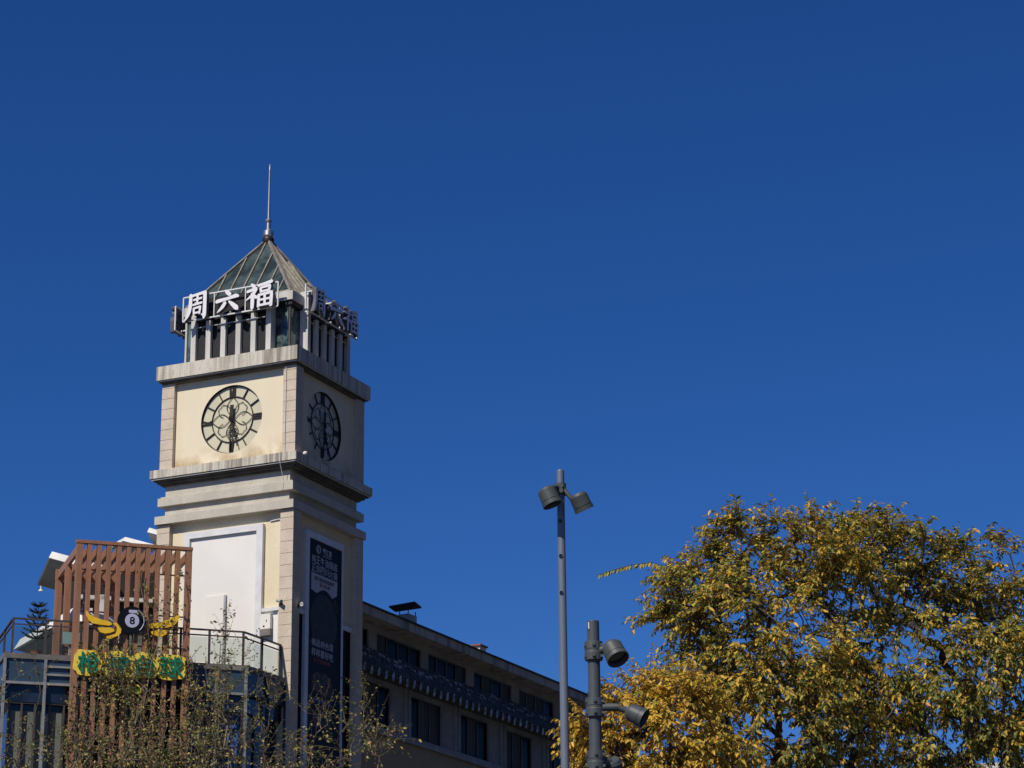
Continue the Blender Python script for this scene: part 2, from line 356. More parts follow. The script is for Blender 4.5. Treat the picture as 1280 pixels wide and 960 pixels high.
for nm, fn, half, cu in faces:
    part(clock_wall(fn, half, 27.735, 31.66, cu, CZ, CR, DEP), 'clock_wall', [M['stained'] if nm in ('left','right') else M['cream'], M['darkmetal']])
    # dial
    d = MB(); n = 72
    d.face([fn(cu+CR*math.cos(2*math.pi*k/n), -DEP+.01, CZ+CR*math.sin(2*math.pi*k/n)) for k in range(n)])
    dial = part(d, 'clock_dial', M['dial'])
    if nm in ('back', 'backleft'): continue
    o = -DEP + .045
    def P(r, a, oo=o, cu=cu): return fn(cu + r*math.sin(a), oo, CZ + r*math.cos(a))     # a clockwise from 12
    t = MB()
    t.path([P(1.0, 2*math.pi*k/60) for k in range(60)], .024, 5, closed=True)
    t.build('chapter_ring', M['darkmetal'], dial)
    t = MB(); t.path([P(CR-.02, 2*math.pi*k/72) for k in range(72)], .02, 5, closed=True)
    t.build('outer_ring', M['darkmetal'], dial)
    t = None
    def bar(r0, a0, r1, a1, w): t.bar(P(r0, a0), P(r1, a1), w, .05, up=Vector(P(0,0,o+1))-Vector(P(0,0,o)))
    for h in range(12):
        a = h*math.pi/6; t = MB()
        if h == 0:
            for da in (-.10, .0, .07): bar(1.0, a+da*1.3, CR-.02, a+da, .055)
            bar(1.0, a-.02, CR-.02, a-.10, .05)
        elif h == 3:
            for da in (-.06, 0, .06): bar(1.02, a+da*1.4, CR-.02, a+da, .062)
        elif h == 9:
            bar(1.0, a-.07, CR-.02, a-.04, .05); bar(1.0, a-.06, CR-.02, a+.07, .04); bar(1.0, a+.06, CR-.02, a-.06, .04)
        elif h == 6:
            bar(1.0, a+.07, CR-.02, a+.05, .07); bar(1.0, a-.08, CR-.02, a-.01, .06); bar(1.0, a-.01, CR-.02, a-.01, .04)
        else: bar(1.0, a, CR-.05, a, .042)
        t.build('hour_mark', M['darkmetal'], dial)
    t = MB()
    def Q(a, r, lat): return fn(cu + r*math.sin(a) + lat*math.cos(a), o, CZ + r*math.cos(a) - lat*math.sin(a))
    for k in range(4):                                # four large petals with four small ones showing between them
        a = k*math.pi/2
        for sgn in (-1, 1): t.path([Q(a, .10 + .90*q/14, sgn*.285*math.sin(math.pi*q/14)) for q in range(15)], .017, 4)
        a += math.pi/4
        for sgn in (-1, 1):
            t.path([Q(a, .42 + .40*q/6, sgn*(.17 + .13*math.sin(math.pi*(.15+.75*q/6)) - .05*(q/6))) for q in range(7)], .014, 4)
            t.path([Q(a, .82 + .03*math.sin(math.pi*q/5), sgn*(.19 - .19*q/5)) for q in range(6)], .014, 4)
    t.build('dial_tracery', M['darkmetal'], dial)
    for (ln, wd, ang, tail, nm2) in ((1.40, .085, math.radians(182), .62, 'minute_hand'), (1.28, .075, math.radians(165), .16, 'hour_hand')):
        t = MB(); oo = o + (.10 if ln > 1.2 else .06)
        def bar2(r0, a0, r1, a1, w): t.bar(P(r0, a0, oo), P(r1, a1, oo), w, .03, up=Vector(P(0,0,o+1))-Vector(P(0,0,o)))
        bar2(0, ang, ln, ang, wd*.55); bar2(tail, ang+math.pi, 0, ang, wd*2.0)
        for r in (.34, .55, .76):
            if r < ln-.1:
                t.path([fn(cu + r*math.sin(ang) + (.10-.04*r)*math.sin(q*math.pi/5), oo+.01*r, CZ + r*math.cos(ang) + .085*math.cos(q*math.pi/5)) for q in range(10)], .022, 4, closed=True)
        t.lathe(P(0, 0, oo), Vector(P(0,0,oo+1))-Vector(P(0,0,oo)), [(0, .12), (.04, .12), (.05, 0)], 14)
        t.build(nm2, M['darkmetal'], dial)
# upper cornice
b = MB(); ring_box(b, 3.477, 3.297, 31.77, 32.39); upc = part(b, 'upper_cornice', M['stone']); b = MB(); ring_box(b, 3.40, 3.20, 31.70, 31.768); ring_box(b, 3.30, 3.10, 31.62, 31.698); part(b, 'moulding', M['shademould'], upc)
for hx, hy, z in ((3.43, 3.235, 31.735), (3.50, 3.315, 27.315)):
    b = MB(); b.path([(-hx,-hy,z),(hx,-hy,z),(hx,hy,z),(-hx,hy,z)], .022, 5, closed=True); part(b, 'cable', M['frame'])
# belfry: glazed core, ring beam, projecting fin screens
b = MB(); b.box(-2.55, 2.55, -2.35, 2.35, 32.392, 34.78); part(b, 'belfry_glazing', M['cornerglass'])
for sx in (-1, 1):
    for sy in (-1, 1):
        b = MB(); b.box(sx*2.55-.03, sx*2.55+.03, sy*2.35-.03, sy*2.35+.03, 32.392, 34.59); part(b, 'belfry_mullion', M['railmetal'])
        b = MB(); b.box(sx*2.2-.025, sx*2.2+.025, sy*2.355-.025, sy*2.355+.025, 32.392, 34.59); part(b, 'belfry_mullion', M['railmetal'])
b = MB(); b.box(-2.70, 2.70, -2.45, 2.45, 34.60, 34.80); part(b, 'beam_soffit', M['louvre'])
b = MB(); b.box(-2.76, 2.76, -2.52, 2.52, 34.802, 35.20)
part(b, 'ring_beam', M['fin'])
def screen(fn, u0, u1, n, top=35.45):
    s = MB(); w = .24; st = (u1-u0-w)/(n-1)
    def bx(mb, a, c, o0, o1, z0, z1):
        p, q = fn(a, o0, z0), fn(c, o1, z1); mb.box(min(p[0],q[0]), max(p[0],q[0]), min(p[1],q[1]), max(p[1],q[1]), z0, z1)
    k = MB(); bx(k, u0+w+.01, u1-w-.01, .10, .22, 32.392, 34.36)
    part(k, 'louvre_panel', M['louvre'])
    k = MB(); bx(k, u0+w+.01, u1-w-.01, .12, .38, 34.37, top-.06); part(k, 'sign_backing', M['louvre'])
    for i in range(n):
        f = MB(); bx(f, u0+i*st, u0+i*st+w, .0 if i in (0, n-1) else .24, .40, 32.392, 34.36 if 0 < i < n-1 else top); part(f, 'fin', M['fin'])
    r = MB()
    bx(r, u0+.02, u1-.02, .36, .385, 34.08, 34.12); part(r, 'screen_rail', M['greyframe'])
screen(lambda u, o, z: (u, -2.37-o, z), -2.12, 1.86, 6)
screen(lambda u, o, z: (2.57+o, u, z), -1.52, 2.30, 6)
screen(lambda u, o, z: (-u, 2.37+o, z), -1.95, 1.95, 6)
screen(lambda u, o, z: (-2.57-o, -u, z), -1.9, 1.9, 6)
# pyramid roof
ZB, ZA, bx_, by_ = 35.2, 38.85, 2.62, 2.42
C4 = [(-bx_,-by_,ZB),(bx_,-by_,ZB),(bx_,by_,ZB),(-bx_,by_,ZB)]; AP = (0,0,ZA)
roof = MB()
for i in range(4): roof.face([C4[i], C4[(i+1)%4], AP])
roof.face(list(reversed(C4))); roof = part(roof, 'pyramid_roof', M['roofglass'])
for i in range(4):
    a, c = Vector(C4[i]), Vector(C4[(i+1)%4]); ap = Vector(AP); mid = (a+c)/2
    nrm = (c-a).cross(ap-a).normalized()
    r = MB(); r.bar(a + nrm*.02, ap + nrm*.02, .16, .12, up=nrm+(Vector((0,0,1)))); r.build('hip_rib', M['rib'], roof)
    n = 8
    r = MB()
    for k in range(1, n):
        t = k/n; p = a.lerp(c, t); fr = 1 - abs(2*t-1)          # up the slope until it meets the hip
        top = p + (ap-mid)*fr*.985
        r.bar(p + nrm*.03, top + nrm*.03, .06, .07, up=nrm)
    r.bar(a + nrm*.03, c + nrm*.03, .1, .1, up=nrm)
    r.build('glazing_bar', M['rib'], roof)
s = MB(); s.lathe((0,0,0), (0,0,1), [(38.70,.26),(38.82,.27),(38.92,.24),(38.94,.18)], 20); s.build('finial_collar', M['darkmetal'], tw)
s = MB(); s.lathe((0,0,0), (0,0,1), [(38.92,.2),(39.0,.25),(39.22,.24),(39.30,.14),(39.34,.115),(39.66,.105),(39.68,.15),(39.74,.165),(39.80,.13),(39.82,.07),(42.2,.038),(42.5,.008)], 20)
s.build('spire', M['steel'], tw)
# left face: framed white panel, side strip with ledge and pipes
b = MB(); z1, z0, o = 24.9, 9.0, -2.99
b.box(-1.97, -1.70, -3.02, -2.832, z0, z1); b.box(1.54, 1.84, -3.02, -2.832, z0, z1-.0); b.box(-1.698, 1.538, -3.02, -2.832, z1-.27, z1)
part(b, 'panel_frame', M['frame'])
b = MB(); b.box(-1.695, 1.535, -2.90, -2.834, z0, z1-.275); part(b, 'white_panel', M['white'])
b = MB(); b.box(-.90, .02, -2.945, -2.902, 19.0, 22.07); part(b, 'duct_cover', M['white'])
b = MB(); b.box(.03, .13, -2.99, -2.902, 18.0, 22.05); part(b, 'downpipe', M['greyframe'])
b = MB(); b.box(1.842, 2.66, -3.0, -2.832, 21.16, 21.30); part(b, 'ledge', M['frame'])
b = MB(); b.box(1.842, 2.66, -2.86, -2.832, 16.0, 21.158); part(b, 'strip_panel', M['white'])
b = MB(); b.path([(2.10,-2.86,24.98),(2.55,-2.88,25.03),(2.66,-2.88,24.9)], .025, 5); b.path([(2.66,-2.88,24.9),(2.66,-2.88,21.3)], .03, 6); b.path([(2.62,-2.9,21.15),(2.62,-2.9,19.6)], .05, 6)
b.path([(2.84,-3.08,31.6),(2.83,-3.08,27.75),(2.83,-3.41,27.73),(2.82,-3.41,27.3),(2.82,-3.08,26.62),(2.82,-3.14,26.5),(2.82,-3.14,26.2)], .014, 5); part(b, 'conduit', M['wire'])
# right face: banner frame, dark side glazing with pale heads
b = MB()
b.box(2.96, 3.06, -2.42, -1.72, -H, 21.16); part(b, 'side_glazing', M['winglass'])
b = MB(); b.box(2.96, 3.06, 1.50, 2.42, -H, 21.16); part(b, 'side_glazing', M['winglass'])
for y0, y1 in ((-2.42,-1.72),(1.50,2.42)): b = MB(); b.box(3.0, 3.16, y0, y1, 21.162, 21.36); part(b, 'window_head', M['frame'])

# banner (a thing of its own, hung on the shaded face)
bn = empty('billboard', T.w((3.1, -.1, 9.0)), T.a, 'long navy restaurant banner with white lettering in a grey frame on the shaded tower face', 'billboard')
class Shift:                                # mesh coordinates of the tower frame moved to another origin of the same frame
    pass
def build_at(mb, name, m, root, fr, org):
    o = np.array(org, float); mb.v = [tuple(np.array(v) - o) for v in mb.v]
    return mb.build(name, m, root, zoff=0)
BO = (3.1, -.1, 9.0)
b = MB(); b.box(3.004, 3.20, -1.73, -1.44, 9.0, 24.80); b.box(3.004, 3.20, 1.22+.2, 1.52, 9.0, 24.80); b.box(3.004, 3.20, -1.438, 1.418, 24.52, 24.80)
build_at(b, 'frame', M['frame'], bn, T, BO)
b = MB(); b.box(3.006, 3.15, -1.436, 1.416, 9.0, 24.518); build_at(b, 'vinyl_face', M['navy'], bn, T, BO)
EX, EY, EN = (0,1,0), (0,0,1), (1,0,0)
def btxt(txt, box, m, name='print', off=.0, gap=.05):
    q = MB(); put_text(q, txt, box, (3.151,0,0), EX, EY, EN, .006, 0, None, off, gap); return build_at(q, name, m, bn, T, BO)
btxt('纯正牛油锅底', (-1.2,1.05,23.52,23.86), M['print_white'], 'headline', .012)
btxt('正宗四川火锅', (-1.2,1.05,23.14,23.48), M['print_white'], 'headline', .012)
btxt('蜀江宴', (-.27,.54,24.02,24.30), M['print_white'], 'logo_text', .02)
q = MB(); q.path([(3.155, -.62 + .17*math.sin(k*math.pi/8), 24.16 + .17*math.cos(k*math.pi/8)) for k in range(16)], .03, 4, closed=True)
q.bar((3.155,-.62,24.05),(3.155,-.62,24.26),.07,.01,up=(1,0,0)); q.bar((3.155,-.70,24.07),(3.155,-.58,24.2),.05,.01,up=(1,0,0)); q.bar((3.155,-.26,23.96),(3.155,.5,23.96),.03,.008,up=(1,0,0))
build_at(q, 'logo', M['print_white'], bn, T, BO)
rb = [(-1.2,23.09),(1.05,23.09),(1.02,22.48),(.62,22.28)] + [(.62-1.3*k/8, 22.28 + .24*math.sin(math.pi*k/8)) for k in range(1,8)] + [(-.73,22.27),(-1.2,22.36)]
q = MB(); q.prism([(3.151,u,v) for u, v in rb], (.006,0,0)); build_at(q, 'ribbon', M['print_white'], bn, T, BO)
def btxt2(txt, box, m, name, off=0, gap=.05):
    q = MB(); put_text(q, txt, box, (3.158,0,0), EX, EY, EN, .004, 0, None, off, gap); return build_at(q, name, m, bn, T, BO)
btxt2('麻辣鲜香锅底醇厚', (-.95,.78,22.80,22.98), M['print_dark'], 'ribbon_text', .02)
btxt2('匠心熬制', (-.50,.42,22.60,22.75), M['print_dark'], 'ribbon_text', .02)
q = MB(); q.lathe((3.151,-.08,21.15), (1,0,0), [(0,1.15),(.004,1.15),(.005,0)], 36, smooth=False); build_at(q, 'printed_pot', M['print_pot'], bn, T, BO)
q = MB()
for u, v in ((.95,22.0),(.85,22.15),(1.05,21.85),(-1.05,20.35),(-1.15,20.2)): q.bar((3.158,u-.1,v-.14),(3.158,u+.08,v+.14),.11,.006,up=(1,0,0))
build_at(q, 'printed_garnish', M['print_food'], bn, T, BO)
btxt('精品特色菜', (-1.1,.79,20.02,20.32), M['print_white'], 'headline', .012)
btxt('样样都好吃', (-1.1,.79,19.60,19.93), M['print_white'], 'headline', .012)
btxt('欢迎品尝鉴', (-.92,.52,19.35,19.54), M['print_red'], 'slogan', .02)
q = MB(); q.prism([(3.151,-1.05,18.15),(3.151,.65,18.05),(3.151,.70,18.7),(3.151,.2,18.98),(3.151,-.7,18.98),(3.151,-1.08,18.7)], (.005,0,0)); q.prism([(3.151,-.9,16.66),(3.151,.62,16.66),(3.151,.62,17.36),(3.151,-.9,17.36)], (.005,0,0)); build_at(q, 'printed_dish', M['print_food'], bn, T, BO)
btxt('秘制牛肉现炸酥肉', (-.88,.65,17.70,17.86), M['print_blue'], 'caption', .02)

# roof signs
BRUSH = {
 '周': [[(.27,.97,.12),(.26,.62,.13),(.22,.36,.13),(.13,.16,.10),(.0,.0,.03)], [(.24,.90,.09),(.55,.95,.085),(.93,.99,.12)], [(.90,.97,.13),(.90,.50,.13),(.89,.14,.14),(.86,.0,.05)], [(.88,.12,.10),(.76,.17,.04)],
        [(.40,.75,.07),(.76,.79,.075)], [(.58,.90,.085),(.57,.58,.07)], [(.37,.56,.07),(.78,.61,.08)], [(.42,.44,.075),(.44,.20,.075)], [(.41,.42,.06),(.72,.46,.085),(.68,.20,.07)], [(.43,.24,.06),(.69,.26,.065)]],
 '六': [[(.40,1.0,.06),(.50,.88,.14),(.62,.76,.12)], [(.0,.50,.10),(.10,.54,.13),(.55,.60,.10),(.86,.66,.14),(1.0,.62,.06)], [(.40,.42,.13),(.28,.22,.12),(.06,.0,.03)], [(.56,.46,.05),(.72,.30,.13),(.90,.10,.17),(.97,.0,.05)]],
 '福': [[(.18,1.0,.07),(.30,.88,.12)], [(.02,.72,.08),(.20,.76,.09),(.38,.80,.10)], [(.37,.78,.10),(.24,.58,.10),(.0,.38,.03)], [(.23,.62,.11),(.23,.30,.12),(.22,.0,.10)], [(.27,.54,.07),(.39,.42,.10)],
        [(.44,.90,.08),(.70,.94,.085),(.97,1.0,.10)], [(.54,.80,.08),(.56,.60,.075)], [(.53,.79,.06),(.90,.84,.09),(.86,.62,.075)], [(.55,.63,.06),(.87,.66,.065)],
        [(.48,.52,.09),(.47,.02,.095)], [(.47,.50,.065),(.97,.55,.10),(.94,.0,.10)], [(.48,.29,.06),(.93,.31,.065)], [(.71,.52,.08),(.71,.08,.075)], [(.47,.07,.065),(.93,.09,.07)]]}
def brush(mb, ch, box, org, ex, ey, en, depth, m=0, side=1):
    u0, u1, v0, v1 = box; S = u1-u0
    for i, st in enumerate(BRUSH[ch]):
        P = [Vector((u0+x*(u1-u0), v0+y*(v1-v0))) for x, y, w in st]; W = [w*S*.60 for x, y, w in st]
        # resample smoothly
        Q, R = [], []
        for k in range(len(P)-1):
            for q in range(5):
                t = q/5; p_1 = P[max(0,k-1)]; p2 = P[min(len(P)-1,k+2)]
                if len(P) > 2 and (P[k+1]-P[k]).normalized().dot((p2-P[k+1]).normalized() if p2 != P[k+1] else (P[k+1]-P[k]).normalized()) > .3 and (p_1 == P[k] or (P[k]-p_1).normalized().dot((P[k+1]-P[k]).normalized()) > .3):
                    a = P[k]; b_ = P[k+1]; pt = a*(2*t**3-3*t**2+1) + b_*(-2*t**3+3*t**2) + (b_-p_1)*.5*(t**3-2*t**2+t) + (p2-a)*.5*(t**3-t**2)
                else: pt = P[k].lerp(P[k+1], t)
                Q.append(pt); R.append(W[k]+(W[k+1]-W[k])*t)
        Q.append(P[-1]); R.append(W[-1])
        for k in range(len(Q)-1):        # one convex quad blade per step, caps round
            pass
        L_, R_ = [], []
        for k in range(len(Q)):
            d = (Q[min(k+1,len(Q)-1)]-Q[max(k-1,0)]).normalized(); nrm = Vector((-d.y, d.x))
            L_.append(Q[k]+nrm*R[k]); R_.append(Q[k]-nrm*R[k])
        d0 = (Q[1]-Q[0]).normalized(); d1 = (Q[-1]-Q[-2]).normalized()
        c0 = [Q[0]-d0*R[0]*.7]; c1 = [Q[-1]+d1*R[-1]*.7]
        outl = c0 + L_ + c1 + R_[::-1]
        off = .003*i
        pts = [Vector(org)+Vector(ex)*p.x+Vector(ey)*p.y+Vector(en)*off for p in outl]; vec = Vector(en)*depth
        # triangulated strip front so narrow bends never break
        n0 = len(mb.v); K = len(L_)
        ring = [c0[0]]+L_+[c1[0]]+R_[::-1]
        for lay in (0, 1):
            for p in ring: mb.v.append(tuple(Vector(org)+Vector(ex)*p.x+Vector(ey)*p.y+Vector(en)*(off+depth*lay)))
        N = len(ring)
        for lay in (0, 1):
            o_ = n0+lay*N; fl = (lambda f: f) if lay else (lambda f: list(reversed(f)))
            li = lambda k: o_+1+k
            ri = lambda k: o_+K+2+(K-1-k)
            fs = [[o_, ri(0), li(0)]] + [[li(k), ri(k), ri(k+1), li(k+1)] for k in range(K-1)] + [[li(K-1), ri(K-1), o_+K+1]]
            for f in fs: mb.f.append(fl(f)); mb.m.append(m if lay else side); mb.s.append(False)
        for k in range(N):
            j = (k+1) % N; mb.f.append([n0+k, n0+j, n0+N+j, n0+N+k]); mb.m.append(side); mb.s.append(False)
def roof_sign(nm, label, org_l, fn, u0, u1, chars, depth_dir):
    """fn(u, out, z) local tower coordinates"""
    root = empty(nm, T.w(org_l), T.a, label, 'sign', 'three-character roof signs around the belfry')
    fr = MB(); z0, z1 = 34.36, 35.46
    for a, c in (((u0,.0,z0),(u1,.0,z0)),((u0,.0,z1),(u1,.0,z1)),((u0,.0,z0),(u0,.0,z1)),((u1,.0,z0),(u1,.0,z1))):
        fr.bar(fn(*a), fn(*c), .055, .055)
    for u in (u0 + (u1-u0)*.33, u0 + (u1-u0)*.66): fr.bar(fn(u,0,z0), fn(u,0,z1), .045, .045)
    for u in (u0+.6, (u0+u1)/2, u1-.5):
        fr.bar(fn(u,-.36,z1-.1), fn(u,0,z1-.1), .05, .05); fr.bar(fn(u,-.36,z0+.1), fn(u,0,z0+.1), .05, .05)
    build_at(fr, 'frame', M['frame'], root, T, org_l)
    o = Vector(fn(0,.05,0)); ex = Vector(fn(1,.05,0))-o; en = Vector(fn(0,1.05,0))-o
    for ch, a, c, zb, zt in chars:
        q = MB(); brush(q, ch, (a, c, zb, zt), o, ex, (0,0,1), en, .20)
        l = build_at(q, 'letter', [M['letter'], M['letterside']], root, T, org_l)
CH = [('周', -2.15, -1.02, 34.28, 35.48), ('六', -.56, .56, 34.42, 35.38), ('福', .95, 2.24, 34.34, 35.44)]
CHR = [('周', -1.98, -.95, 34.30, 35.48), ('六', -.48, .60, 34.42, 35.38), ('福', .80, 2.0, 34.36, 35.44)]
roof_sign('roof_sign', 'white three-character roof sign on the sunlit left face below the pyramid', (0,-3.05,34.3), lambda u,o,z: (u,-3.06-o,z), -2.36, 2.36, CH, 0)
roof_sign('roof_sign', 'three-character roof sign seen edge on along the shaded right face', (3.25,0,34.3), lambda u,o,z: (3.25+o,u,z), -2.25, 2.36, CHR, 0)
roof_sign('roof_sign', 'roof sign seen end on past the far left corner of the belfry', (-3.25,0,34.3), lambda u,o,z: (-3.25-o,-u,z), -2.2, 2.3, CH, 0)

# small fittings on the tower
def fitting(name, loc_l, label, cat, mbs, group=None):
    root = empty(name, T.w(loc_l), T.a, label, cat, group)
    for nm, mb, m in mbs: mb.build(nm, m, root, zoff=0)
    return root
b = MB(); b.box(-.24,.24,-.16,.02,0,.62); c = MB(); c.box(-.245,.245,-.165,.02,-.28,-.004); d = MB(); d.box(.05,.08,-.172,-.162,.28,.38); d.box(-.1,-.02,-.172,-.162,.08,.14)
fitting('electrical_box', (2.07,-2.9,20.42), 'white electrical box with grey base under a ledge beside the corner pier', 'electrical box', [('cabinet', b, M['white']), ('base', c, M['slab']), ('latch', d, M['darkmetal'])])
def camera_mbs(sx):
    a = MB(); a.bar((0,0,0),(0,-.12,.05),.05,.05); a.box(-.05,.05,-.02,.0,-.08,.08)
    c = MB(); c.lathe((-.14*sx,-.10,.10),(1*sx,-.5,-.35),[(0,0),(0,.075),(.3,.075),(.3,.05),(.28,.0)],10)
    return [('bracket', a, M['darkmetal']), ('housing', c, M['greyframe'])]
fitting('security_camera', (2.83,-3.06,21.42), 'small dark camera on the sunlit face of the corner pier', 'security camera', camera_mbs(1))
q = camera_mbs(-1)
r_ = empty('security_camera', T.w((3.31,-2.55,21.35)), T.a + math.pi/2, 'small pale camera on the shaded side of the corner pier', 'security camera')
for nm, mb, m in q: mb.build(nm, m if nm == 'bracket' else M['white'], r_, zoff=0)
a = MB(); a.rod((0,0,0),(.22,0,.06),.02); c = MB(); c.lathe((.26,0,.06),(0,0,1),[(-.09,0),(-.08,.06),(-.03,.1),(.04,.1),(.08,.05),(.09,0)],12)
fitting('globe_lamp', (3.3,-2.6,27.74), 'small white globe lamp on the lower cornice at the shaded corner', 'lamp', [('arm', a, M['darkmetal']), ('globe', c, M['white'])])

# ------------------------------------------------------------------ office building behind the tower, along the shaded side
ob = empty('office_building', T.w((0, 17, -H)), T.a, 'long shaded grey office block with tiled awning and rows of dark windows beside the tower', 'building')
OB = (0, 17, -H)
def opart(mb, nm, m, parent=None):
    if parent is None: return build_at(mb, nm, m, ob, T, OB)
    return build_at(mb, nm, m, parent, T, OB)
YE = 30.4
WX = 2.0
def wall_with_holes(mb, x, holes, y0, y1, z0, z1, thick=.25):
    """front wall at x (facing +x) between y0..y1, z0..z1 with rectangular holes, all in one row"""
    holes = sorted(holes); ys = y0
    for (a, c, zb, zt) in holes:
        mb.box(x-thick, x, ys, a, z0, z1); mb.box(x-thick, x, a, c, z0, zb); mb.box(x-thick, x, a, c, zt, z1); ys = c
    mb.box(x-thick, x, ys, y1, z0, z1)
up = [(1.75, 6.10, 21.2, 22.10), (6.87, 11.32, 21.2, 22.10), (12.02, 16.15, 21.2, 22.10), (16.95, 21.35, 21.2, 22.10), (22.2, 26.57, 21.2, 22.08), (27.4, 30.0, 21.2, 22.08)]
lo = [(5.05+5.16*k-.05, 8.30+5.16*k-.05, 17.92, 19.82) for k in range(5)]
b = MB(); wall_with_holes(b, WX, up, 1.0, YE, 20.95, 22.75); opart(b, 'upper_wall', M['wallgrey'])
b = MB(); wall_with_holes(b, WX, lo, 1.0, YE, 17.9, 20.948); opart(b, 'lower_wall', M['pilgrey'])
b = MB(); b.box(-9, WX-.26, 3.2, YE-.01, 10, 22.7); opart(b, 'inner_core', M['winframe'])
b = MB(); b.box(-9, WX+.06, 3.2, YE, -H, 17.55); opart(b, 'base_wall', M['tan'])
def window(y0, y1, z0, z1, n, curtain):
    fr = MB(); x = WX-.14; t = .07
    fr.box(x-.04, x+.05, y0, y0+t, z0, z1); fr.box(x-.04, x+.05, y1-t, y1, z0, z1); fr.box(x-.04, x+.05, y0+t, y1-t, z0, z0+t); fr.box(x-.04, x+.05, y0+t, y1-t, z1-t, z1)
    for k in range(1, n): yy = y0+(y1-y0)*k/n; fr.box(x-.04, x+.05, yy-t*.7, yy+t*.7, z0+t, z1-t)
    w = opart(fr, 'window', M['winframe'])
    p = MB()
    for k in range(n):
        a, c = y0+(y1-y0)*k/n+.05, y0+(y1-y0)*(k+1)/n-.05
        p.box(x-.01, x, a, c, z0+.05, z1-.05, 1 if (k in curtain) else 0)
    opart(p, 'pane', [M['winglass'], M['curtain']], w)
for i, h in enumerate(up): window(*h[:2], h[2]-.01, h[3]+.01, 4, [(), (0,), (3,), (1,3), (0,1,2), ()][i])
for i, h in enumerate(lo): window(*h[:2], h[2]-.01, h[3]+.01, 3, [(1,), (1,2), (1,), (0,1), ()][i])
b = MB(); b.box(WX+.002, WX+.22, 3.2, YE, 17.57, 17.72); b.box(WX+.002, WX+.14, 3.2, YE, 17.722, 17.88); opart(b, 'sill', M['sill'])
for k in range(5):
    b = MB(); yb = 9.6 + 5.17*k
    b.box(WX+.002, WX+.10, yb-.05, yb+.05, 17.9, 20.3); opart(b, 'downpipe', M['sill'])
    b = MB(); b.box(WX+.002, WX+.10, yb+.38, yb+.48, 17.9, 20.3); opart(b, 'downpipe', M['sill'])
# deep roof edge
b = MB(); b.box(-9.5, 2.85, 2.9, YE+.4, 22.40, 22.78); rf = opart(b, 'roof_fascia', M['fascia'])
b = MB(); b.box(-9.55, 2.92, 2.85, YE+.45, 22.782, 22.86); opart(b, 'roof_edge', M['roofing'])
b = MB(); b.prism([(-9,0,22.86),(-3,0,24.3),(3-.1,0,22.862)], (0,1,0)); b.v = [(x, (2.9 if y < .5 else YE+.3), z) for x, y, z in b.v]; opart(b, 'roof', M['tile'])
# tiled awning between the storeys
rng = random.Random(5)
b = MB(); b.prism([(WX,0,20.05),(2.80,0,20.02),(2.80,0,20.14),(WX,0,21.22)], (0,1,0)); b.v = [(x, (3.3 if y < .5 else YE-.4), z) for x, y, z in b.v]
aw = opart(b, 'tiled_awning', M['tile'])
t = MB(); pp = MB(); y = 3.45
while y < YE-.5:
    j = rng.uniform(-.04, .04)
    t.rod((WX+.02, y, 21.25+j), (2.86, y, 20.18+j), .085, 7)
    if int(round((y-3.45)/.34)) % 2 == 0: e = MB(); e.rod((2.86, y, 20.22+j), (2.86+.05, y-.16, 19.84+j), .058, 6); opart(e, 'tile_cap', M['tilecap'], aw)
    if rng.random() < .8:
        z = rng.uniform(.05,.55); n_ = rng.randint(2,4)
        for q in range(n_): pp.bar((WX+.10+.8*z, y-.2+.17*q, 21.22-1.08*z-.02+.08), (WX+.18+.8*z, y-.2+.17*q, 21.22-1.08*z-.28+.08), .09, .03, up=(1,0,.8))
    y += .34
opart(t, 'tile_rib', M['tile'], aw); tag(opart(pp, 'plaster_patch', M['tilecap'], aw), kind='stuff')
# roof vents
CAN = [(.34,11.2,24.28),(1.7,11.2,24.36),(.13,12.27,24.28),(1.45,12.4,24.36)]
def vent(y0, y1, x0, x1, z1, capt):
    v = MB(); v.box(x0, x1, y0, y1, 22.862, z1)
    o = opart(v, 'chimney', M['pale'], rf)
vent(11.95, 12.8, .45, 1.0, 24.08, True)
v = MB(); v.prism([CAN[0], CAN[1], CAN[3], CAN[2]], (0,0,.07)); opart(v, 'vent_canopy', M['roofing'], rf)
for x, y in ((.5,12.0),(.95,12.0),(.95,12.75)): v = MB(); v.bar((x,y,24.08),(x,y,24.30),.035,.035); opart(v, 'canopy_leg', M['roofing'], rf)
vent(19.75, 20.45, .60, 1.0, 23.95, False)
v = MB(); v.box(.5, 1.08, 19.65, 20.55, 23.952, 24.03); opart(v, 'chimney_cap', M['pot'], rf)

# ------------------------------------------------------------------ glass pavilion with roof terrace (frame G)
gp = empty('glass_pavilion', (G.o.x, G.o.y, 0), G.a, 'glass fronted pavilion with silver mullions and roof terrace left of the tower', 'building')
def gpart(mb, nm, m, parent=None): return mb.build(nm, m, parent or gp)
XL, XR = -9.3, .22
e2 = Vector((.694, .720, 0)).normalized()         # direction of its right flank (parallel to the shaded tower face)
E0 = Vector((XR, 0, 0)); E1 = E0 + e2*2.95
def plan(z, inset=0.0):
    a = inset
    return [(XL+a, a, z), (XR-a*.4, a, z), (E1.x-a*1.2, E1.y, z), (E1.x-4.3, E1.y+4.2, z), (XL+a, 9.0, z)]
b = MB(); b.prism(plan(18.10), (0,0,.20)); gpart(b, 'terrace_slab', M['slab'])
b = MB(); b.prism(plan(18.30, .06), (0,0,.03)); gpart(b, 'terrace_floor', M['paving'])
b = MB(); b.prism(plan(17.22, .06), (0,0,.878)); gpart(b, 'spandrel', M['spandrel'])
b = MB(); b.prism(plan(16.46, .14), (0,0,.758)); b.prism(plan(-H, .34), (0,0,16.46-.002+H)); gpart(b, 'glazing', M['lowglass'])
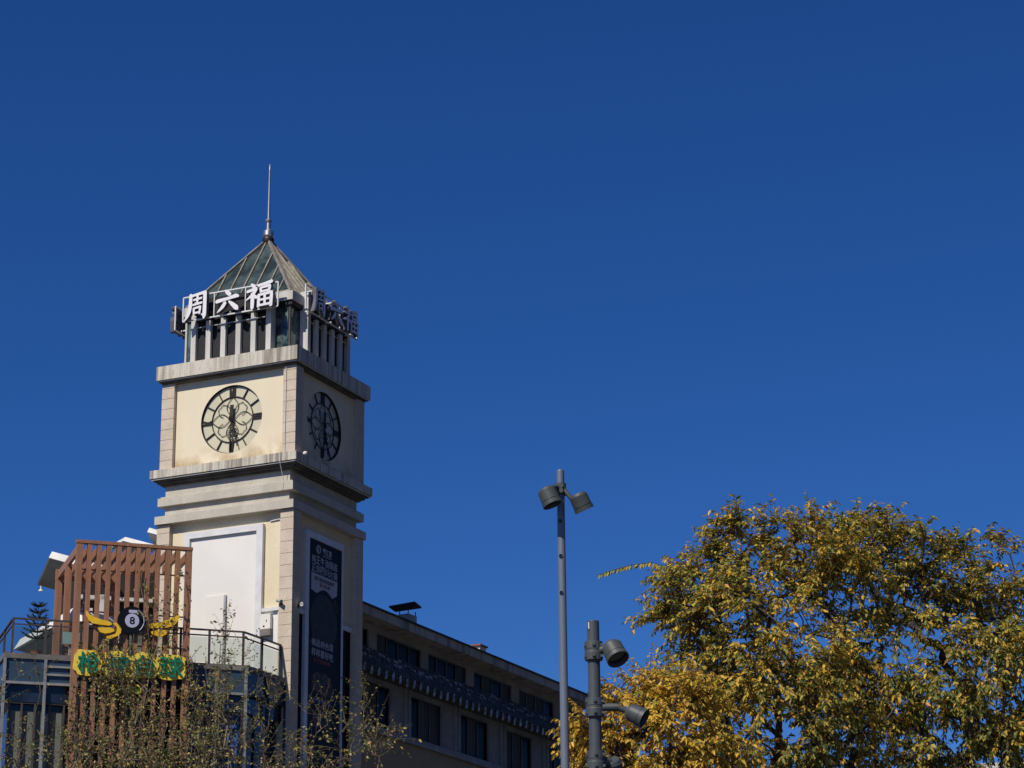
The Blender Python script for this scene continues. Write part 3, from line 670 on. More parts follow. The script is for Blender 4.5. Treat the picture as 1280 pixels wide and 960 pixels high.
for x in (-9.24, -7.70, -6.1, -4.5, -2.8, -1.05, .14): b = MB(); b.box(x-.05, x+.05, -.03, .09, 0, 18.098); gpart(b, 'mullion', M['mullion'])
for s in (1.5, 2.9): p = E0 + e2*s; b = MB(); b.box(p.x-.05, p.x+.05, p.y-.05, p.y+.05, 10, 18.098); gpart(b, 'mullion', M['winframe'])
for k in range(1, 4): b = MB(); b.box(XL-.02, XL+.1, 2.4*k-.06, 2.4*k+.06, 0, 18.098); gpart(b, 'mullion', M['mullion'])
b = MB(); b.box(XL+.1, XR-.08, -.02, .10, 17.12, 17.218); gpart(b, 'transom', M['mullion'])
b = MB(); b.bar(E0+Vector((-.02,0,17.17)), E1+Vector((0,0,17.17)), .1, .1); gpart(b, 'transom', M['winframe'])
for z in (17.84, 17.53): b = MB(); b.box(-7.63, -6.17, -.02, .08, z-.04, z+.04); gpart(b, 'louvre_bar', M['mullion'])
b = MB()
b.box(XL+.15, -1.1, .16, .30, 16.40, 16.455); b.box(-.98, .1, .16, .30, 16.56, 16.61)
for x in (-8.98, -8.50, -8.0, -7.45, -6.9, -6.4, -1.0, .05): b.box(x-.035, x+.035, .16, .33, 12.0, 16.40)
gpart(b, 'door_frame', M['railmetal'])
for x0, x1 in ((-8.93,-8.54),(-8.46,-8.04),(-7.96,-7.72),(-7.4,-6.95),(-6.85,-6.45)): b = MB(); b.box(x0, x1, .315, .335, 12.0, 16.15); gpart(b, 'blind', M['blind'])
b = MB()
rng = random.Random(8)
for (x0,x1,z0,z1) in ((-.55,-.40,15.15,15.75),(-.35,-.2,15.0,15.5),(-.62,-.1,15.85,15.95),(-.2,-.08,14.6,15.7),(-.8,-.3,14.36,14.42),(-.75,-.25,14.2,14.27),(-.7,-.2,14.04,14.1),(-.9,-.6,15.9,16.1)):
    b = MB(); b.bar((x0,.322,z0),(x1,.322,z1),.12,.02,up=(0,1,0)); gpart(b, 'window_film', M['bluefilm'])
# balustrade
rl = MB()
def rail_run(a, c):
    a, c = Vector(a), Vector(c)
    rl.bar(a+Vector((0,0,19.65)), c+Vector((0,0,19.65)), .09, .06); rl.bar(a+Vector((0,0,19.43)), c+Vector((0,0,19.43)), .05, .05)
A = Vector((-9.0,.05,0)); B = Vector((0.0,.05,0)); C = B + e2*2.95; D = Vector((-9.0, 8.5, 0))
rail_run(A, B); rail_run(B, C); rail_run(A, D)
gpart(rl, 'handrail', M['railmetal'])
for x in (-9.0, -7.75, -6.4, -5.0, -3.7, -2.5, -1.36, 0.0):
    b = MB(); b.box(x-.045, x+.045, .02, .09, 18.33, 19.62); gpart(b, 'baluster_post', M['railmetal'])
for s in (1.45, 2.9):
    p = B + e2*s; b = MB(); b.box(p.x-.045, p.x+.045, p.y-.045, p.y+.045, 18.33, 19.62); gpart(b, 'baluster_post', M['railmetal'])
for yy in (2.4, 5.0, 7.6):
    b = MB(); b.box(-9.045, -8.955, yy-.04, yy+.04, 18.33, 19.62); gpart(b, 'baluster_post', M['railmetal'])
def pane(a, c):
    b = MB(); b.bar(Vector(a)+Vector((0,0,18.86)), Vector(c)+Vector((0,0,18.86)), .015, 1.0); gpart(b, 'balustrade_pane', M['clear'])
xs = [-9.0, -7.75, -6.4, -5.0, -3.7, -2.5, -1.36, 0.0]
for a, c in zip(xs[:-1], xs[1:]): pane((a+.07,.055,0), (c-.07,.055,0))
pane(B+e2*.08, B+e2*1.38); pane(B+e2*1.52, B+e2*2.83); pane((-9,.12,0), (-9,2.33,0)); pane((-9,2.47,0), (-9,4.93,0)); pane((-9,5.07,0), (-9,7.53,0))
b = MB(); b.box(-6.95, -6.2, .95, 1.0, 18.95, 19.42); gpart(b, 'frosted_screen', M['frost'])

# ------------------------------------------------------------------ pergola standing in front of and over the terrace
pg = empty('pergola', G.w((-4.5, -.4, -H)), G.a, 'brown slatted pergola standing on the terrace left of the tower', 'pergola')
PO = (-4.5, -.4, -H)
def ppart(mb, nm): return build_at(mb, nm, M['brown'], pg, G, PO)
PX = [-6.68, -6.29, -5.91, -5.53, -5.14, -4.76, -4.38, -4.0, -3.60, -3.21, -2.82, -2.38]
for i, x in enumerate(PX):
    w = .085 if i not in (0, 11) else .12
    b = MB(); b.box(x-w, x+w if i not in (0,11) else x+w, -.50, -.28, (-H if i in (0, 11) else 12.0), 22.66); ppart(b, 'front_post')
b = MB(); b.box(-6.82, -2.24, -.52, -.26, 22.662, 22.79); ppart(b, 'front_beam')
for i, x in enumerate(PX):
    b = MB(); L = 4.4 if x < -4.3 else max(1.2, 4.4 - (x+4.3)*1.35); b.box(x-.06, x+.06, -.258, L, 22.34, 22.66); ppart(b, 'roof_slat')
b = MB(); b.box(-6.82, -4.4, 4.41, 4.62, 22.25, 22.72); ppart(b, 'back_beam')
for x in (-6.68, -5.53, -4.38):
    b = MB(); b.box(x-.13, x+.13, 4.40, 4.63, 18.34, 22.24); ppart(b, 'back_post')
b = MB(); b.box(-6.80, -6.56, 2.0, 2.24, 18.34, 22.29); ppart(b, 'side_post')
for z in (20.0, 18.75, 21.65): b = MB(); b.box(-6.6, -2.5, -.275, -.225, z, z+.05); ppart(b, 'tie_bar')

# ------------------------------------------------------------------ signs on the pergola
def gpx(px, py, y): return G.onY(px, py, y)
def sign_root(nm, l, label, cat='sign', group=None): return empty(nm, G.w(l), G.a, label, cat, group)
l0 = (-4.57, -.62, 19.12)
r0 = sign_root('eight_ball_sign', l0, 'round black billiard ball sign with a white number disc between yellow wings')
def disc(mb, c, r, y0, y1, n=40): mb.lathe((c[0], y0, c[1]), (0, y1-y0 > 0 and 1 or -1, 0), [(0, r), (abs(y1-y0), r), (abs(y1-y0), 0)], n, smooth=False)
b = MB(); disc(b, (-4.57, 19.68), .56, -.52, -.66); b.lathe((-4.57,-.52,19.68),(0,-1,0),[(0,0),(0,.56)],40); build_at(b, 'ball', M['black'], r0, G, l0)
b = MB(); disc(b, (-4.57, 19.68), .275, -.661, -.672); build_at(b, 'number_disc', M['lilac'], r0, G, l0)
b = MB(); put_text(b, '8', (-4.67,-4.47,19.54,19.83), (0,-.673,0), (1,0,0), (0,0,1), (0,-1,0), .01, 0, None, .01, 0); build_at(b, 'number', M['black'], r0, G, l0)
b = MB(); b.prism([(-4.72+.02*math.sin(k),-.661,20.03) for k in range(1)] + [(-4.70,-.661,20.10),(-4.40,-.661,20.10),(-4.36,-.661,20.03),(-4.42,-.661,19.98),(-4.68,-.661,19.98)], (0,-.01,0)); build_at(b, 'highlight_mark', M['lilac'], r0, G, l0)
b = MB(); b.path([(-4.57+.47*math.cos(a), -.664, 19.68+.47*math.sin(a)) for a in np.linspace(-.9,1.1,14)], .02, 4); build_at(b, 'rim_line', M['lilac'], r0, G, l0)
b = MB(); b.path([(-4.65,-.5,19.15),(-4.65,-.5,18.4)], .03, 6); b.path([(-4.5,-.5,19.15),(-4.5,-.5,18.4)], .03, 6); build_at(b, 'bracket', M['darkmetal'], r0, G, l0)
def wingpoly(pts): return [Vector((p.x, -.56, p.z)) for p in (gpx(80+x/7.53, 740+y/7.53, -.56) for x, y in pts)]
def wing(polys, label, org):
    r = sign_root('wing_sign', org, label)
    for pl in polys:
        b = MB(); b.prism(wingpoly(pl), (0,-.10,0)); build_at(b, 'feather', M['yellow'], r, G, org)
    b = MB(); y = -.50; b.path([(org[0]-.4,y,19.45),(org[0]+.4,y,19.45)], .025, 5); build_at(b, 'bracket', M['darkmetal'], r, G, org)
wing([[(205,175),(240,215),(290,242),(345,262),(400,275),(440,290),(448,312),(420,320),(330,310),(262,298),(228,268),(208,225)],
      [(312,342),(350,336),(440,340),(465,352),(470,372),(430,388),(380,394),(335,380)],
      [(452,300),(485,290),(518,318),(536,352),(530,392),(505,415),(470,428),(432,446),(402,440),(392,424),(440,410),(480,398),(498,365),(490,330)]],
     'yellow metal wing left of the billiard ball', (-5.7, -.6, 19.1))
wing([[(788,312),(820,298),(860,300),(910,285),(965,268),(1030,240),(1082,220),(1078,258),(1050,300),(1022,325),(950,342),(870,342),(808,345)],
      [(812,378),(870,362),(940,362),(978,362),(958,402),(918,424),(868,420),(826,404)]],
     'yellow metal wing right of the billiard ball', (-3.1, -.6, 19.1))
l0 = (-4.6, -.6, 17.42)
r0 = sign_root('lettered_sign', l0, 'green characters on yellow plates across the pergola above the vines')
for ch, px0, px1 in (('枪', 93, 127), ('神', 128, 163), ('台', 164, 196), ('球', 196, 231)):
    a = gpx(px0, 830, -.56).x; c = gpx(px1, 830, -.56).x; z0, z1 = 17.45, 18.47
    hw, hh, k0 = (c-a)/2, (z1-z0)/2, ord(ch); o_ = []
    for q in range(36):
        t = 2*math.pi*q/36; rx = abs(math.cos(t))**.55*math.copysign(1, math.cos(t)); rz = abs(math.sin(t))**.55*math.copysign(1, math.sin(t))
        w_ = 1.0 + .04*math.sin(5*t + k0) + .035*math.sin(9*t + k0*2); o_.append(((a+c)/2 + hw*rx*w_*1.06, -.52, (z0+z1)/2 + hh*rz*w_*.97))
    b = MB(); b.prism([(x, y + .004*('枪神台球'.index(ch)), z) for x, y, z in o_], (0,-.10,0)); pl = build_at(b, 'backing_plate', M['yellow2'], r0, G, l0)
    b = MB(); put_text(b, ch, (a+.10, c-.10, z0+.10, z1-.10), (0,-.63,0), (1,0,0), (0,0,1), (0,-1,0), .06, 0, None, .008, 0); build_at(b, 'character', M['green'], r0, G, l0)
b = MB(); b.box(-6.6,-2.45,-.53,-.50,17.6,17.65); b.box(-6.6,-2.45,-.53,-.50,18.2,18.25); build_at(b, 'rail', M['darkmetal'], r0, G, l0)
l0 = (-4.6, -.6, 16.85)
r0 = sign_root('small_sign', l0, 'small yellow and lime sign half buried in vines under the green characters')
for k in range(4):
    x = -5.1 + .29*k
    b = MB(); b.prism([(x+.16*math.cos(a)*(1+.15*math.sin(3*a+k)), -.52, 17.03+.17*math.sin(a)*(1+.12*math.cos(2*a+k))) for a in np.linspace(0, 2*math.pi, 14)[:-1]], (0,-.06,0)); build_at(b, 'plate', M['yellow2'], r0, G, l0)
    b = MB(); b.bar((x-.08,-.585,17.10),(x+.08,-.585,17.08),.05,.02,up=(0,1,0)); b.bar((x-.02,-.585,17.15),(x-.04,-.585,16.92),.05,.02,up=(0,1,0)); b.bar((x+.05,-.585,17.04),(x+.06,-.585,16.92),.05,.02,up=(0,1,0)); build_at(b, 'mark', M['lime'], r0, G, l0)

# ------------------------------------------------------------------ white roofed houses behind the terrace
def roof_slab(px_depth, thick, parent, org, nm='roof_slab'):
    """pitched roof slab: three underside corners (apex, right end, back end) at pixel + distance; fourth closes the parallelogram"""
    P = [Vector(at(x, y, d)) for x, y, d in px_depth]; pts = [P[0], P[1], P[1]+P[2]-P[0], P[2]]
    nrm = (P[1]-P[0]).cross(P[2]-P[0]).normalized()
    if nrm.z < 0: nrm = -nrm
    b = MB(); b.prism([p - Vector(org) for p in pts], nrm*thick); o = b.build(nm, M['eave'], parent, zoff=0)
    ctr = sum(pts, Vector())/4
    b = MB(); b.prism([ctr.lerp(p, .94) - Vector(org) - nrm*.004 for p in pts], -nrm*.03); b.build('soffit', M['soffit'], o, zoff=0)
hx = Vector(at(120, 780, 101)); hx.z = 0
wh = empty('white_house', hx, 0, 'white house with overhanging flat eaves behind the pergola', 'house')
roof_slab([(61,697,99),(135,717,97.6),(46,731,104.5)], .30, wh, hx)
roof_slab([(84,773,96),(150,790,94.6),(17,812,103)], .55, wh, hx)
b = MB(); a = G.w((-7.0,7.3,0)); 
def gbox(mb, x0, x1, y0, y1, z0, z1, org, m=0):
    P = [G.w((x,y,z)) - Vector(org) for x, y in ((x0,y0),(x1,y0),(x1,y1),(x0,y1)) for z in (z0,)]
    mb.prism(P, (0,0,z1-z0), m)
b = MB(); gbox(b, -5.75, -2.6, 6.9, 12, -H, 20.7, hx); b.build('slatted_wall', M['slat'], wh, zoff=0)
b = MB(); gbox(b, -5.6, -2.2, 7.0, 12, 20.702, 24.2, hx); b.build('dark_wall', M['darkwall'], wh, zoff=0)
b = MB(); gbox(b, -5.3, -4.9, 6.7, 6.9, 21.2, 21.7, hx); gbox(b, -4.6, -4.35, 6.7, 6.95, 20.9, 22.3, hx); gbox(b, -3.9, -3.75, 6.7, 6.95, 20.3, 21.6, hx); gbox(b, -5.5,-2.4, 6.7, 6.98, 22.1, 22.25, hx); b.build('window_trim', M['eave'], wh, zoff=0)
b = MB(); P = [Vector(at(px,py,102.0)) for px,py in ((90,711),(104,722),(117,733),(99,742))]; b.prism([p-Vector(hx) for p in P], (.1,.5,0)); b.build('gable_board', M['eave'], wh, zoff=0)
b = MB(); P = at(51,737,102); b.rod(P-hx+Vector((0,0,.16)), P-hx, .03); b.lathe(P-hx, (0,0,-1), [(0,.0),(0,.06),(.07,.11),(.075,0)], 10); b.build('eave_lamp', M['white'], wh, zoff=0)
hx2 = Vector(at(180, 690, 118)); hx2.z = 0
wh2 = empty('white_house', hx2, 0, 'white gable peaks rising behind the pergola next to the tower', 'house')
roof_slab([(154,676,116),(196,687,114.6),(138,685,119)], .22, wh2, hx2)
roof_slab([(184,665,116),(206,671,115.2),(194,684,119.5)], .24, wh2, hx2)
b = MB(); c = hx2 + Vector((1.2,5,0)); b.box(-1.2,3.4,1,9,-H+1.6,25.2); b.build('wall', M['eave'], wh2, zoff=0)

# potted conifer on the terrace
P = G.w((-7.9, 1.3, 18.33))
pc = empty('potted_conifer', P, 0, 'dark spiky potted conifer behind the terrace railing', 'plant')
b = MB(); b.lathe((0,0,0),(0,0,1),[(0,.16),(.3,.22),(.34,.24),(.34,.2),(.3,.0)],14); b.build('pot', M['pot'], pc, zoff=0)
b = MB(); b.rod((0,0,.3),(0,0,2.15),.03,6,0,.012); b.build('trunk', M['bark'], pc, zoff=0)
b = MB(); rng = random.Random(3)
for lv in range(6):
    z = .85 + lv*.25; L = .62*(1 - lv*.11)
    for k in range(7):
        a = 2*math.pi*k/7 + lv*.5 + rng.uniform(-.2,.2)
        d = Vector((math.cos(a), math.sin(a), .35)); p0 = Vector((0,0,z)); prev = p0
        for s in range(5):
            q = p0 + Vector((d.x, d.y, 0))*L*(s+1)/5 + Vector((0,0, .22*L*((s+1)/5)**2 + .05*s/5)); b.rod(prev, q, .028, 5); 
            for sg in range(5):
                t = Vector((rng.uniform(-1,1), rng.uniform(-1,1), rng.uniform(-.2,1))).normalized()*.11; b.face([q, q+t*.6+Vector((0,0,.015)), q+t, q+t*.6-Vector((0,0,.015))])
            prev = q
b.build('foliage', M['plant'], pc, zoff=0)

# ------------------------------------------------------------------ pale building behind the big tree
P = at(1190, 960, 75); P.z = 0
pb = empty('pale_building', P, math.radians(-18), 'pale building showing in white patches through the autumn trees', 'building')
b = MB(); b.box(-1.6, 9, 0, 12, 0, 12.6); b.build('wall', M['pale'], pb, zoff=0)
b = MB(); b.box(-1.8, 9.2, -.3, 12.3, 12.602, 12.9); b.build('parapet', M['pale'], pb, zoff=0)
for fl in range(3):
    for k in range(4):
        b = MB(); x = -1.2 + 2.5*k; b.box(x, x+1.4, -.06, -.003, 2.2+3.2*fl, 3.9+3.2*fl); w = b.build('window', M['winframe'], pb, zoff=0)
        b = MB(); b.box(x+.08, x+1.32, -.075, -.062, 2.28+3.2*fl, 3.82+3.2*fl); b.build('pane', M['winglass'], w, zoff=0)

# ------------------------------------------------------------------ added dark block, unseen right of the view, screens sky from shaded faces
nb = empty('sky_blocker', (50, 66, 0), T.a, 'added unseen dark block screening sky from the shaded side of the tower', 'building')
b = MB(); b.box(0, 22, -40, 92, 0, 70); b.build('wall', M['blockerwall'], nb, zoff=0)
b = MB(); b.box(-.4, 22.4, -40.4, 92.4, 70.002, 71); b.build('parapet', M['blockerwall'], nb, zoff=0)
wb = MB(); wb.box(-.05, -.003, 0, 19, 0, 2.4); w0 = wb.build('window', M['winglass'], nb, zoff=0)
for fl in range(15):
    for k in range(6):
        w = w0 if fl == k == 0 else w0.copy()
        if w is not w0: COL.objects.link(w); w.parent = nb
        w.location = (0, -38 + 21.5*k, 3.5 + 4.3*fl)

# ------------------------------------------------------------------ lamp posts
def lamp_can(mb, lens, o, axis, r=.115, L=.22):
    axis = Vector(axis).normalized(); o = Vector(o) - axis*L*.5
    mb.lathe(o, axis, [(0,0),(0,r*.72),(.012,r*.82),(.03,r*.9),(.032,r*.96),(L*.72,r*1.0),(L*.72,r*.965),(L*.76,r*.965),(L*.76,r*1.03),(L,r*1.05),(L,r*.95),(L*.8,r*.9)], 28)
    lens.lathe(o, axis, [(L*.80,r*.92),(L*.81,0)], 24)
def collar(mb, z, r, h):
    mb.lathe((0,0,z), (0,0,1), [(-h/2,r),(-h/2,r*1.38),(-h*.1,r*1.42),(-h*.06,r*1.36),(h*.06,r*1.36),(h*.1,r*1.42),(h/2,r*1.38),(h/2,r)], 20)
    for k in range(6):
        a = k*math.pi/3 + .5
        for s in (-1, 1): mb.box(math.cos(a)*r*1.42-.012, math.cos(a)*r*1.42+.012, math.sin(a)*r*1.42-.012, math.sin(a)*r*1.42+.012, z+s*h*.3-.012, z+s*h*.3+.012)
def lampmap(root, depth): return lambda px, py, dy=0.0: at(px, py, depth+dy) - root.location
Y1 = 27.0; P = at(706.5, 960, Y1)
lp = empty('lamp_post', (P.x, P.y, 0), 0, 'tall slim pale grey lamp post with two spotlights near its top', 'lamp post')
L1 = lampmap(lp, Y1); top = L1(699.7, 588).z
b = MB(); b.lathe((0,0,0),(0,0,1),[(0,.16),(.02,.16),(.02,.06),(2.5,.054),(top-.01,.044),(top,.042),(top,0)],24); pole = b.build('pole', M['galv'], lp, zoff=0)
b = MB()
for py in (652, 696, 742):
    p = L1(700.5, py); b.lathe((-.012,-.049,p.z),(0,-1,.0),[(-.03,0),(-.03,.022),(.006,.022),(.004,.015),(-.004,0)],10)
b.build('bolt', M['lens'], lp, zoff=0)
b = MB(); c = L1(702, 612); b.lathe((0,0,c.z),(0,0,1),[(-.07,.046),(-.07,.064),(.07,.064),(.07,.046)],18); b.lathe((.0,-.06,c.z+.025),(0,-1,0),[(0,.03),(.03,.03),(.03,0)],10); b.lathe((.0,-.06,c.z-.03),(0,-1,0),[(0,.03),(.03,.03),(.03,0)],10); b.build('collar', M['canblack'], lp, zoff=0)
b = MB(); r_ = L1(714, 623, -.06); b.rod((.03,-.04,c.z),(r_.x,r_.y,r_.z),.026,8); b.rod((-.03,-.05,c.z+.02),(-.10,-.17,c.z-.02),.03,8); b.build('arm', M['canblack'], lp, zoff=0)
for (px, py, dy, ax, nm) in ((686.5, 621, -.20, (.36,-.06,-.90), 0), (726, 627.5, -.10, (.40,.22,-.86), 0)):
    m1, m2 = MB(), MB(); lamp_can(m1, m2, L1(px, py, dy), ax, .112, .215)
    o = m1.build('spotlight', M['canblack'], lp, zoff=0); m2.build('lens', M['lens'], o, zoff=0)
Y2 = 21.0; P = at(745.0, 960, Y2)
lp2 = empty('lamp_post', (P.x, P.y, 0), 0, 'short thick slate grey lamp post with clamped spotlights beside the yellow tree', 'lamp post')
L2 = lampmap(lp2, Y2); top = L2(741, 776.5).z
b = MB(); b.lathe((0,0,0),(0,0,1),[(0,.2),(.03,.2),(.03,.064),(3,.060),(top-.008,.0535),(top,.052),(top,.046),(top-.05,.046)],28); b.build('pole', M['polegrey'], lp2, zoff=0)
b = MB(); p = L2(735.5, 783); b.box(-.046,-.036,-.045,-.035,p.z-.03,p.z+.03); b.build('sticker', M['frame'], lp2, zoff=0)
for py, h in ((814, .165), (884.5, .165), (951, .165)):
    b = MB(); collar(b, L2(742, py).z, .0575, h); b.build('collar', M['canblack'], lp2, zoff=0)
b = MB(); c = L2(742, 814); p = L2(758, 811, -.03); b.rod((.05,-.03,c.z), tuple(p), .038, 12); b.build('arm', M['canblack'], lp2, zoff=0)
m1, m2 = MB(), MB(); lamp_can(m1, m2, L2(768, 815, -.05), (.30,-.42,-.72), .098, .185); o = m1.build('spotlight', M['canblack'], lp2, zoff=0); m2.build('lens', M['lens'], o, zoff=0)
b = MB(); c = L2(742, 884.5); p = L2(772, 884, -.02); b.rod((.05,-.01,c.z), tuple(p), .036, 12); q = L2(782, 888, -.02); b.rod(tuple(p), tuple(q), .03, 12); b.build('arm', M['canblack'], lp2, zoff=0)
m1, m2 = MB(), MB(); lamp_can(m1, m2, L2(795.5, 893.5, -.03), (.72,-.25,-.42), .085, .165); o = m1.build('spotlight', M['canblack'], lp2, zoff=0); m2.build('lens', M['lens'], o, zoff=0)
b = MB(); c = L2(742, 951); p = L2(762, 952, .06); b.rod((.05,.02,c.z), tuple(p), .04, 12); b.build('arm', M['canblack'], lp2, zoff=0)
m1, m2 = MB(), MB(); lamp_can(m1, m2, L2(766, 960, .12), (.1,.5,-.8), .09, .17); o = m1.build('spotlight', M['canblack'], lp2, zoff=0); m2.build('lens', M['lens'], o, zoff=0)

# ------------------------------------------------------------------ trees
def leaf_mesh(name, pos, axis, nrm, ln, wd, col, m, parent):
    """many folded leaf blades in one mesh: arrays of base points, blade axes, normals, lengths, widths, colours"""
    n = len(pos); axis /= np.linalg.norm(axis, axis=1)[:, None] + 1e-9
    side = np.cross(axis, nrm); side /= np.linalg.norm(side, axis=1)[:, None] + 1e-9
    nn = np.cross(side, axis)
    ln, wd = ln[:, None], wd[:, None]
    V = np.empty((n, 6, 3))
    V[:,0] = pos; V[:,1] = pos + axis*ln*.35 + side*wd*.5 + nn*wd*.16; V[:,2] = pos + axis*ln*.72 + side*wd*.36 + nn*wd*.08 - nn*ln*.05
    V[:,3] = pos + axis*ln - nn*ln*.12; V[:,4] = pos + axis*ln*.72 - side*wd*.36 + nn*wd*.08 - nn*ln*.05; V[:,5] = pos + axis*ln*.35 - side*wd*.5 + nn*wd*.16
    idx = (np.arange(n)*6)[:, None]
    quads = np.concatenate([idx + np.array([[0,1,2,3]]), idx + np.array([[0,3,4,5]])], 0)
    me = bpy.data.meshes.new(name)
    me.vertices.add(n*6); me.vertices.foreach_set('co', V.reshape(-1))
    nf = len(quads); me.loops.add(nf*4); me.loops.foreach_set('vertex_index', quads.reshape(-1).astype(np.int32))
    me.polygons.add(nf); me.polygons.foreach_set('loop_start', (np.arange(nf)*4).astype(np.int32)); me.polygons.foreach_set('loop_total', np.full(nf, 4, np.int32))
    me.update(calc_edges=True)
    a = me.attributes.new('leaf_colour', 'FLOAT_COLOR', 'POINT')
    c = np.ones((n, 6, 4)); c[:, :, :3] = col[:, None, :]; a.data.foreach_set('color', c.reshape(-1))
    me.materials.append(m); o = bpy.data.objects.new(name, me); COL.objects.link(o); o.parent = parent
    return o
def limb_mesh(name, segs, m, parent, n=6):
    """tapered segments (p0, p1, r0, r1) in one mesh"""
    S = np.array([np.concatenate([a, b, [r0, r1]]) for a, b, r0, r1 in segs]); k = len(S)
    p0, p1 = S[:, 0:3], S[:, 3:6]; d = p1-p0; d /= np.linalg.norm(d, axis=1)[:, None]+1e-9
    t = np.where(np.abs(d[:, 2:3]) < .9, np.array([[0,0,1.]]), np.array([[1.,0,0]])); u = np.cross(d, t); u /= np.linalg.norm(u, axis=1)[:, None]; w = np.cross(d, u)
    V = np.empty((k, 2, n, 3))
    for q in range(n):
        a = 2*math.pi*q/n; off = u*math.cos(a)+w*math.sin(a)
        V[:, 0, q] = p0 + off*S[:, 6:7]; V[:, 1, q] = p1 + off*S[:, 7:8]
    base = (np.arange(k)*2*n)[:, None]
    fs = np.concatenate([base + np.array([[q, (q+1) % n, n+(q+1) % n, n+q]]) for q in range(n)], 0)
    me = bpy.data.meshes.new(name); me.from_pydata(V.reshape(-1, 3).tolist(), [], fs.tolist())
    me.polygons.foreach_set('use_smooth', [True]*len(fs)); me.materials.append(m); me.update()
    o = bpy.data.objects.new(name, me); COL.objects.link(o); o.parent = parent
    return o
PAL = np.array([(.74,.47,.062), (.63,.42,.064), (.48,.375,.064), (.28,.28,.058), (.15,.185,.044), (.078,.11,.032), (.62,.30,.055)])
def grow(name, label, cat, base, blobs, fork, seed, r_tip=.006, twigs=6, twig_len=.42, leaves=12, leaf=(.085,.036), weights=None, bark='bark', leafm='leaf', group=None, droop=.5, up=.35, pal=PAL, extra=None, trunk_r=None, jitter=.06, twig_r=.0028, crownname='crown', huescale=.9, vert=1.0):
    rs = np.random.RandomState(seed); base = np.array(base, float)
    root = empty(name, tuple(base), 0, label, cat, group)
    # cluster centres inside the crown envelope, relative to the base
    cl = []
    for (c, r, n) in blobs:
        k = 0
        while k < n:
            v = rs.uniform(-1, 1, 3); q = np.linalg.norm(v)
            if q < 1 and rs.uniform() < .25 + .75*q: cl.append(np.array(c)-base + v*np.array(r)); k += 1
    cl = np.array(cl); fork = np.array(fork, float) - base
    cl = cl[cl[:, 2] > fork[2]*.75]
    nodes = [np.zeros(3)]; par = [-1]
    nseg = 7
    for k in range(1, nseg+1):
        f = k/nseg; nodes.append(fork*f + np.array([math.sin(f*3+seed)*.05, math.cos(f*4+seed)*.05, 0])*f); par.append(k-1)
    order = np.argsort(np.linalg.norm(cl - fork, axis=1))
    tips = []
    N = np.array(nodes)
    start = nseg
    for i in order:
        p = cl[i]; d = p - N[start:]; dist = np.linalg.norm(d, axis=1); dh = np.linalg.norm(d[:, :2], axis=1)
        pen = dist + np.maximum(0, -(d[:, 2])) * .8 + (vert-1)*dh
        j = start + int(np.argmin(pen)); a = N[j]; k = max(2, int(dist[j-start]/.22)); prev = j; new = []
        for s in range(1, k+1):
            f = s/k; q = a + (p-a)*f; q[2] += .12*math.sin(math.pi*f)*dist[j-start]*.3
            q += rs.normal(0, jitter*.35, 3)*(f < 1); new.append(q); par.append(prev); prev = len(N)+len(new)-1
        N = np.vstack([N, new]); tips.append(prev)
    # pipe-model radii
    n = len(N); acc = np.zeros(n); 
    for t in tips: acc[t] += r_tip**2.2
    for i in range(n-1, 0, -1):
        if acc[i] == 0: acc[i] = r_tip**2.2
        acc[par[i]] += acc[i]
    R = acc**(1/2.2)
    if trunk_r: R *= 1; R = np.minimum(R, trunk_r)
    segs = [(N[par[i]], N[i], R[par[i]] if par[i] > 0 and R[par[i]] < R[i]*1.7 else R[i]*1.12, R[i]) for i in range(1, n)]
    segs[0] = (N[0]-np.array([0,0,.05]), N[1], R[1]*1.5, R[1])
    # twigs and leaves
    cen = cl.mean(0); TP, TA, TN, TL, TW, TC, ts = [], [], [], [], [], [], []
    w = np.array(weights if weights is not None else [.22,.2,.18,.16,.12,.09,.03]); w = w/w.sum()
    starts = [(N[t], 1) for t in tips] + [(N[i], 0) for i in range(start+1, n) if R[i] < r_tip*3 and rs.uniform() < .18]
    ph = rs.uniform(0, 6, 6)
    for p, full in starts:
        hue = .5 + .5*math.sin(p[0]*huescale*2.1+ph[0])*math.sin(p[2]*huescale*2.4+ph[1])*math.cos(p[1]*huescale*1.7+ph[2])
        hue = np.clip(.5 + (hue-.5)*1.7 + rs.normal(0, .17), 0, 1)
        ww = w*np.interp(np.arange(len(w))/(len(w)-1), [0, 1], [.35+1.3*hue, 1.65-1.3*hue]); ww /= ww.sum()
        out = p - cen; out /= np.linalg.norm(out)+1e-6; tw_var = rs.uniform(.35, 1.6)
        for k in range(max(2, int(twigs*tw_var)) if full else max(1, twigs//3)):
            d = out*.7 + rs.normal(0, .62, 3); d[2] += up; d /= np.linalg.norm(d)
            L = twig_len*rs.uniform(.55, 1.25); q = p.copy(); prev = p.copy(); m = max(3, int(leaves*L/twig_len)); sg = 1
            sd = np.cross(d, [0,0,1.]); sd /= np.linalg.norm(sd)+1e-6
            for s in range(m):
                f = (s+1)/m; dd = d.copy(); dd[2] -= droop*f*1.5; dd /= np.linalg.norm(dd); q = q + dd*L/m
                if s % 3 == 2 or s == m-1: ts.append((prev.copy(), q.copy(), twig_r*1.5*(1-f*.5), twig_r*(1-f*.5))); prev = q.copy()
                if f > .12:
                    ax = dd*.55 + sd*sg*.65 + np.array([0,0,-.55]) + rs.normal(0,.28,3); sg = -sg
                    TP.append(q + rs.normal(0,.008,3)); TA.append(ax); TN.append(np.array([0,0,1.]) + rs.normal(0,.55,3) + out*.3)
                    sc = rs.uniform(.55, 1.3); TL.append(leaf[0]*sc); TW.append(leaf[1]*sc*rs.uniform(.85,1.15))
                    TC.append(pal[rs.choice(len(pal), p=ww)]*rs.uniform(.75,1.2))
